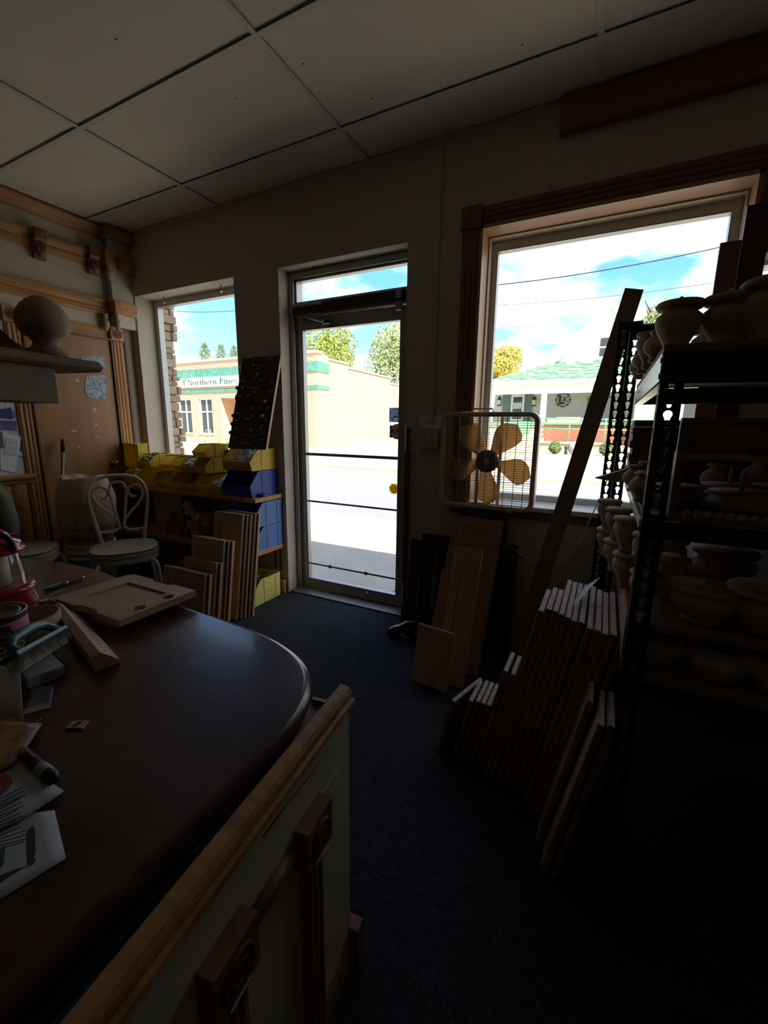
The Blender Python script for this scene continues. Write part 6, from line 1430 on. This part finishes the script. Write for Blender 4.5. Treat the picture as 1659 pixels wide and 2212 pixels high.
def beam_x(z0, z1, y, m=STEELD, name='front_beam'): part(MB().box(RX0+.002, RX1-.002, y, y+.0025, z0, z1).box(RX0+.002, RX1-.002, y, y+.03, z0, z0+.0025), name, m, rk, world=True)
def beam_y(z0, z1, x, m=GALV, name='side_beam'): part(MB().box(x, x+.0025, RY0+.004, RY1-.002, z0, z1).box(x, x+.03, RY0+.004, RY1-.002, z0, z0+.0025), name, m, rk, world=True)
beam_x(1.392, 1.460, RY0-.003); beam_y(1.395, 1.460, RX0-.003); beam_x(1.395, 1.46, RY1-.004, name='back_beam')
part(MB().tube([(.05, RY1+.01, 1.70), (RX1, RY1+.01, 1.70)], .032, 12), 'back_roll_bar', STEELD, rk, world=True)
beam_x(1.030, 1.072, RY0-.003); beam_y(1.040, 1.072, RX0-.003); beam_x(1.03, 1.07, RY1-.004, name='back_beam')
for x in (RX0-.004,):
    for z in (1.41, 1.445, 1.05, 1.065): part(MB().box(x-.001, x+.001, RY0+.006, RY0+.012, z-.006, z+.006), 'rivet_slot', BLACK, rk, world=True)
DECK = W3('deck_board', (.17, .10, .055), (.25, .155, .09), rough=.8)
part(MB().box(RX0-.002, RX1, RY0-.002, RY1+.0, 1.4615, 1.4775), 'deck', DECK['x'], rk, world=True, bevel=.001)
part(MB().box(RX0+.004, RX1, RY0+.006, RY1-.01, 1.0735, 1.0865), 'deck', DECK['x'], rk, world=True)
part(MB().box(RX0+.004, RX1, RY0+.004, RY1-.01, .790, .806), 'deck', DECK['x'], rk, world=True, bevel=.001)
part(MB().box(RX0+.004, RX1, RY0+.004, RY1-.01, .645, .661), 'deck', DECK['x'], rk, world=True, bevel=.001)
part(MB().box(RX0-.003, RX0+.002, RY0+.05, RY0+.30, .66, .80), 'side_board', MAPLE['y'], rk, world=True)
# --- turned pieces
PU = [(0, 0), (.026, 0), (.028, .005), (.025, .011), (.033, .028), (.044, .048), (.0495, .066), (.047, .080), (.039, .087), (.036, .0905), (.037, .094), (.045, .0955), (.0515, .101), (.0515, .107), (.047, .112), (0, .113)]
PW = [(0, 0), (.038, 0), (.041, .006), (.038, .013), (.052, .026), (.069, .043), (.0745, .058), (.072, .070), (.063, .079), (.061, .082), (.066, .085), (.075, .089), (.0765, .094), (.074, .099), (0, .100)]
PF = [(0, 0), (.05, 0), (.073, .010), (.080, .020), (.076, .030), (.060, .037), (.055, .041), (.058, .045), (.066, .050), (.065, .054), (0, .055)]
PB_ = [(0, 0), (.036, 0), (.041, .006), (.038, .012), (.056, .026), (.0695, .044), (.0715, .058), (.066, .070), (.059, .077), (.060, .081), (.066, .086), (.066, .0885), (.060, .0885), (.054, .078), (.058, .060), (.05, .03), (0, .018)]
PV = [(0, 0), (.018, 0), (.020, .006), (.018, .016), (.026, .036), (.036, .056), (.041, .072), (.039, .086), (.033, .093), (.036, .096), (.043, .100), (.0435, .106), (.041, .110), (0, .1105)]
PBALL = [(0, 0), (.02, 0), (.024, .005), (.018, .014), (.022, .022), (.036, .034), (.041, .05), (.036, .066), (.022, .078), (.018, .084), (.026, .090), (.026, .096), (0, .097)]
GW = 'turned wooden feet on the steel rack'
CRK = mat('crack', (.06, .035, .02), .9)
def turned(prof, px, y, z, label, s=1.0, peg=0, writing=False, name='turned_urn', x=None, crack=False, rot=0):
    X = PY(px, 1000, y).x if x is None else x
    if x is None: # refine with the real height so the pixel column is met
        for _ in range(4):
            v = Vector((X, y, z+.05)) - CAM; k = v.dot(FW); u = 829.5+F_PX*v.dot(RT)/k; X += (px-u)*k/F_PX/1.12
    o = thing(name, label, 'turned wood', (X, y, z+.0006), rot, GW)
    part(MB().lathe([(r*s, q*s) for r, q in prof], 36), 'turned_body', BEECH['z'], o, fix=True)
    H_ = prof[-1][1]*s
    if peg: part(MB().lathe([(0, H_-.004), (.0042, H_-.004), (.0042, H_+peg-.002), (.003, H_+peg), (0, H_+peg)], 10), 'peg', BEECH['z'], o)
    if writing:
        mb = MB()
        for k in range(5): mb.box(-.024*s+.011*k*s, -.018*s+.011*k*s, -.03*s+.004*(k % 2), -.024*s+.004*(k % 2), H_, H_+.0004)
        part(mb, 'pencil_note', CHAR, o, fix=False)
    if crack: part(MB().tube([(.043*s*c_(-2.0+.02*k), .043*s*s_(-2.0+.02*k), (.05+.01*k)*s) for k in range(4)], .0012, 4), 'crack', CRK, o)
    return o
zt_ = 1.478
turned(PU, 1463, 1.315, zt_, 'raw urn shaped foot with short peg standing at the rack corner', 1.0, peg=.012)
turned(PU, 1568, 1.33, zt_, 'wide urn foot standing between two others on the rack top', 1.06, peg=.016)
turned(PU, 1662, 1.30, zt_, 'largest urn foot on the rack top with thick rolled lip', 1.22)
turned(PBALL, 1527, 1.62, zt_, 'small dark urn foot behind the gap of the rack top row', 1.1)
for k, (a, y, s) in enumerate(((1421, 1.52, .9), (1404, 1.66, 1.0), (1391, 1.80, .9), (1412, 1.80, 1.2), (1382, 1.98, .9))):
    turned(PV if k % 2 else PBALL, a, y, zt_, ['ball finial first behind the corner urn foot', 'vase foot second behind the corner urn foot', 'ball finial third behind the corner urn foot', 'vase foot fourth behind the corner urn foot', 'ball finial farthest along the rack side'][k], s, crack=(k % 2 == 1))
# second tier: crate with dentil fascia, flat feet, dentil strips, board stack
cz = 1.087
cr8 = thing('wooden_crate', 'dark wooden crate frame with dentil fascia on the rack', 'crate', (.65, 1.24, cz))
part(MB().box(.150, .166, RY0+.012, RY0+.16, cz, 1.222), 'side_board', PLYD['z'], cr8, world=True)
part(MB().box(1.20, 1.216, RY0+.012, RY0+.16, cz, 1.222), 'side_board', PLYD['z'], cr8, world=True)
part(MB().box(.150, 1.216, RY0+.012, RY0+.16, 1.2225, 1.236), 'top_board', MAPLED['x'], cr8, world=True)
part(MB().box(.152, 1.216, RY0+.03, RY0+.048, 1.2365, 1.305), 'fascia', PLYD['x'], cr8, world=True)
part(MB().box(.152, 1.216, RY0+.022, RY0+.05, 1.3055, 1.316), 'cap', OAKD['x'], cr8, world=True)
dn = None
for k in range(22):
    T = TR(.156+k*.022, RY0+.020, 1.2365) 
    if dn is None: dn = part(MB().box(0, .016, 0, .0098, 0, .016), 'dentil', OAKD['z'], cr8); dn.matrix_basis = Matrix.Translation(-Vector(cr8.location)) @ T
    else: share(dn, cr8, Matrix.Translation(-Vector(cr8.location)) @ T)
for k, (yy, lab) in enumerate(((RY0+.012, 'front pale dentil moulding strip lying on the rack deck'), (RY0+.034, 'rear pale dentil moulding strip lying on the rack deck'))):
    ds = thing('dentil_strip', lab, 'moulding', (.4, yy, cz), group='dentil strips'); part(MB().box(.172, .70, yy, yy+.008, cz+.0003, cz+.005), 'strip', MAPLED['x'], ds, world=True)
    d0 = None
    for j in range(24):
        T = Matrix.Translation(-Vector(ds.location)) @ TR(.176+j*.0215+.008*k, yy-.003, cz+.0005)
        if d0 is None: d0 = part(MB().box(0, .012, 0, .011, 0, .0115), 'dentil', MAPLE['x'], ds); d0.matrix_basis = T
        else: share(d0, ds, T)
turned(PF, 1600, 1.345, cz, 'flat wide bun foot with tall peg inside the crate', 1.0, peg=.045)
turned(PF, 1575, 1.50, cz, 'flat bun foot with peg behind the widest one in the crate', 1.0, peg=.045)
turned(PF, 1470, 1.42, cz, 'flat bun foot with bright top near the crate side', .95)
turned(PF, 1690, 1.55, cz, 'flat bun foot at the dark end of the crate', 1.0, peg=.03)
turned(PBALL, 1545, 1.70, cz, 'ball foot deep inside behind the crate', 1.0); turned(PBALL, 1640, 1.72, cz, 'tall ball foot deepest inside behind the crate', 1.2)
for k, (a, y, z, s) in enumerate(((1388, 1.40, 0, .85), (1392, 1.52, 0, .8), (1372, 1.62, 0, .9), (1395, 1.66, 0, 1.0))): turned(PBALL, a, y, cz+z, ['ball foot just inside the near rack post', 'ball foot second inside the near rack post', 'dark spool shaped foot beside the stacked boards', 'large ball foot beside the stacked boards'][k], s)
# stack of boards lying at the back-left of that tier
xs0 = .085
for k in range(9):
    zb_ = cz+.0005+k*.0262
    bs_ = thing('stacked_board', f'brown hardwood board {["lowest", "second", "third", "fourth", "fifth", "sixth", "seventh", "eighth", "topmost"][k]} in the stack lying on the rack', 'board', (.6, 1.98, zb_), group='hardwood boards stacked on the rack')
    off = (.006, -.004, .003, 0, .008, -.003, .004, .001, .005)[k]
    part(MB().box(xs0+off, 1.2, 1.92, 2.10, zb_, zb_+.0255), 'board', CHERRY['x'], bs_, world=True, bevel=.001); part(MB().box(xs0+off-.001, xs0+off, 1.92, 2.10, zb_, zb_+.0255), 'end_grain', ENDG, bs_, world=True)
# carved beak-like piece poking out
p = PY(1300, 1030, 2.10); solo(MB().prism([(-.07, 0), (.0, .028), (.05, .05), (.10, .055), (.10, -.012), (0, -.01)], -.02, .02, frame((p.x+.045, 1.86, cz+.0135), (1, 0, 0), z=(0, 0, 1)) @ AXZ), 'carved_wedge', BEECH['x'], 'pointed carved wood wedge poking out of the rack side', 'carving', bevel=.003)
# third tier
z3 = .8065
turned(PW, 1517, 1.285, z3, 'wide bun foot with pencil note and peg standing foremost on the third tier', .98, peg=.018, writing=True)
turned(PW, 1655, 1.29, z3, 'wide bun foot beside the pencilled one on the third tier', 1.1, peg=.014)
turned(PW, 1520, 1.465, z3, 'wide bun foot behind the pencilled one with its peg showing', 1.0, peg=.02)
turned(PV, 1442, 1.42, z3, 'narrow straight foot with pencil note beside the rack post', 1.15, writing=True)
turned(PW, 1560, 1.64, z3, 'bun foot far back in the shade of the third tier', 1.15)
turned(PV, 1440, 1.62, z3, 'vase foot far back in the shade of the third tier', 1.25, writing=True)
h1 = .1105
stk_ = [(1392, 1.31, .95), (1352, 1.46, 1.0), (1330, 1.62, 1.0), (1312, 1.80, 1.0)]
words = ['nearest the steel post', 'second along the open rack side', 'third along the open rack side', 'farthest along the open rack side']
for k, (a, y, s) in enumerate(stk_):
    turned(PV, a, y, z3, f'lower vase foot of the stacked pair {words[k]}', s, crack=(k == 0)); turned(PV, a+(6, 2, 4, 2)[k], y+.004, z3+h1*s+.001, f'upper vase foot of the stacked pair {words[k]}', s*.98, writing=(k == 0))
# bottom tier bowls
z4 = .6615
for k, (a, y, s) in enumerate(((1418, 1.30, 1.0), (1548, 1.285, 1.06), (1680, 1.285, 1.06), (1500, 1.50, 1.0))): turned(PB_, a, y, z4, ['hollow bowl shaped foot beside the rack post', 'hollow bowl shaped foot in the middle of the low tier', 'hollow bowl shaped foot at the dark end of the low tier', 'hollow bowl shaped foot behind on the low tier'][k], s, name='wooden_bowl')

# ================================================================ oak panels leaning on the rack side
def z5(a, b): return 900+a*.3119, 1230+b*.3119
FLo = [(245, 1285), (290, 1300), (325, 1310), (360, 1318)]; TFo = [(360, 905), (405, 910), (440, 920), (475, 932)]; TBo = [(450, 765), (490, 765), (520, 775), (548, 785)]
FLm = [(398, 1335), (425, 1352)]; TFm = [(595, 700), (638, 718)]; TBm = [(670, 570), (692, 590)]
n12 = 12
FLt = []; 
kF = [(440, 1405), (545, 1440), (590, 1478), (645, 1515), (690, 1590), (760, 1652), (822, 1700)]
for i in range(n12):
    u = i/(n12-1)*(len(kF)-1); j = min(int(u), len(kF)-2); f = u-j; FLt.append((kF[j][0]*(1-f)+kF[j+1][0]*f, kF[j][1]*(1-f)+kF[j+1][1]*f))
TFt = [(810, 278), (868, 265), (908, 280), (948, 300), (985, 320), (1028, 345), (1070, 352), (1110, 392), (1160, 402), (1205, 428), (1250, 432), (1310, 458)]
TBt = [(885, 130), (930, 115), (970, 130), (1040, 65), (1085, 80), (1125, 90), (1165, 100), (1205, 110), (1235, 130), (1275, 148), (1315, 145), (1370, 165)]
OAKP = W3('oak_panel', (.21, .108, .052), (.33, .185, .094), rough=.6)
PREV = []
def oak_panel(F, T, B, label, t=.0185, m=OAKP, minx=None, grp='oak panels leaning on the rack'):
    f = PZ(*z5(*F), .003); tp = PY(*z5(*T), f.y); bk = PZ(*z5(*B), tp.z)
    w = max(.08, bk.y-tp.y)
    if minx is not None and f.x < minx: tp.x += minx-f.x; f.x = minx
    sl = (tp.x-f.x)/(tp.z-f.z)
    if minx is not None and PREV: sl = max(sl, (PREV[0]+PREV[1]*.75+.0205-f.x)/.75 if f.x+sl*.75 < PREV[0]+PREV[1]*.75+.0205 else sl)
    PREV[:] = [f.x, sl]; tp.x = f.x+sl*(tp.z-f.z)
    dir_ = tp-f
    M = frame(f, (0, 1, 0), dir_)       # x = width (away), y = up the lean, z = sideways
    o = thing('oak_panel', label, 'wood panel', (f.x, f.y+w/2, 0), group=grp)
    h = dir_.length
    part(MB().box(0, w, 0, h, 0, t, M), 'slab', m['z'], o, world=True, bevel=.003)
    part(MB().box(.004, w-.004, h+.0002, h+.0008, .003, t-.003, M), 'end_grain', ENDG, o, world=True)
    return f.x
nums = ['first', 'second', 'third', 'fourth', 'fifth', 'sixth', 'seventh', 'eighth', 'ninth', 'tenth', 'eleventh', 'twelfth']
lx = -9
for k in range(4): lx = oak_panel(FLo[k], TFo[k], TBo[k], f'{nums[k]} of four short oak panels in the leaning row', minx=lx+.021)
for k in range(2): lx = oak_panel(FLm[k], TFm[k], TBm[k], f'{nums[k]} of two half height oak panels in the leaning row', minx=lx+.0215)
for k in range(n12): lx = oak_panel(FLt[k], TFt[k], TBt[k], f'{nums[k]} of twelve tall oak panels, counted from the short ones', minx=lx+.0215)
PREV.clear()
for k, (F, T, B) in enumerate((((822, 1885), (1180, 905), (1215, 770)), ((850, 2085), (1255, 1072), (1330, 840)), ((920, 2115), (1318, 1078), (1385, 850)))): lx = oak_panel(F, T, B, f'{nums[k]} of three loose oak boards closest to the steel post', minx=lx+.0215 if k else None)
# separate panel leaning the other way at the row's start
f = PZ(*z5(132, 1245), .003); tp = PY(*z5(255, 888), f.y); bk = PZ(*z5(452, 732), tp.z); M = frame(f, (bk-tp), tp-f); w = (bk-tp).length; h = (tp-f).length
o = thing('oak_panel', 'single short oak panel splayed apart at the start of the leaning row', 'wood panel', (f+bk)/2 - Vector((0, 0, tp.z/2)), group='oak panels leaning on the rack'); o.location.z = 0
part(MB().box(0, w, 0, h, 0, .0185, M), 'slab', OAKP['z'], o, world=True, bevel=.003); part(MB().box(.004, w-.004, h+.0002, h+.0008, .003, .0155, M), 'end_grain', ENDG, o, world=True)
# folded paper on top
a, b, c, d = PZ(1239, 1309, .712), PZ(1297, 1246, .76), PZ(1262, 1262, .72), PZ(1250, 1300, .73)
solo(MB().add([PZ(1240, 1310, .705), PZ(1297, 1246, .765), PZ(1262, 1268, .725), PZ(1241, 1297, .712)], [(0, 1, 2, 3)]), 'folded_paper', WHITEP, 'white folded paper stuck upright between the oak panels', 'paper', solid=.0006)
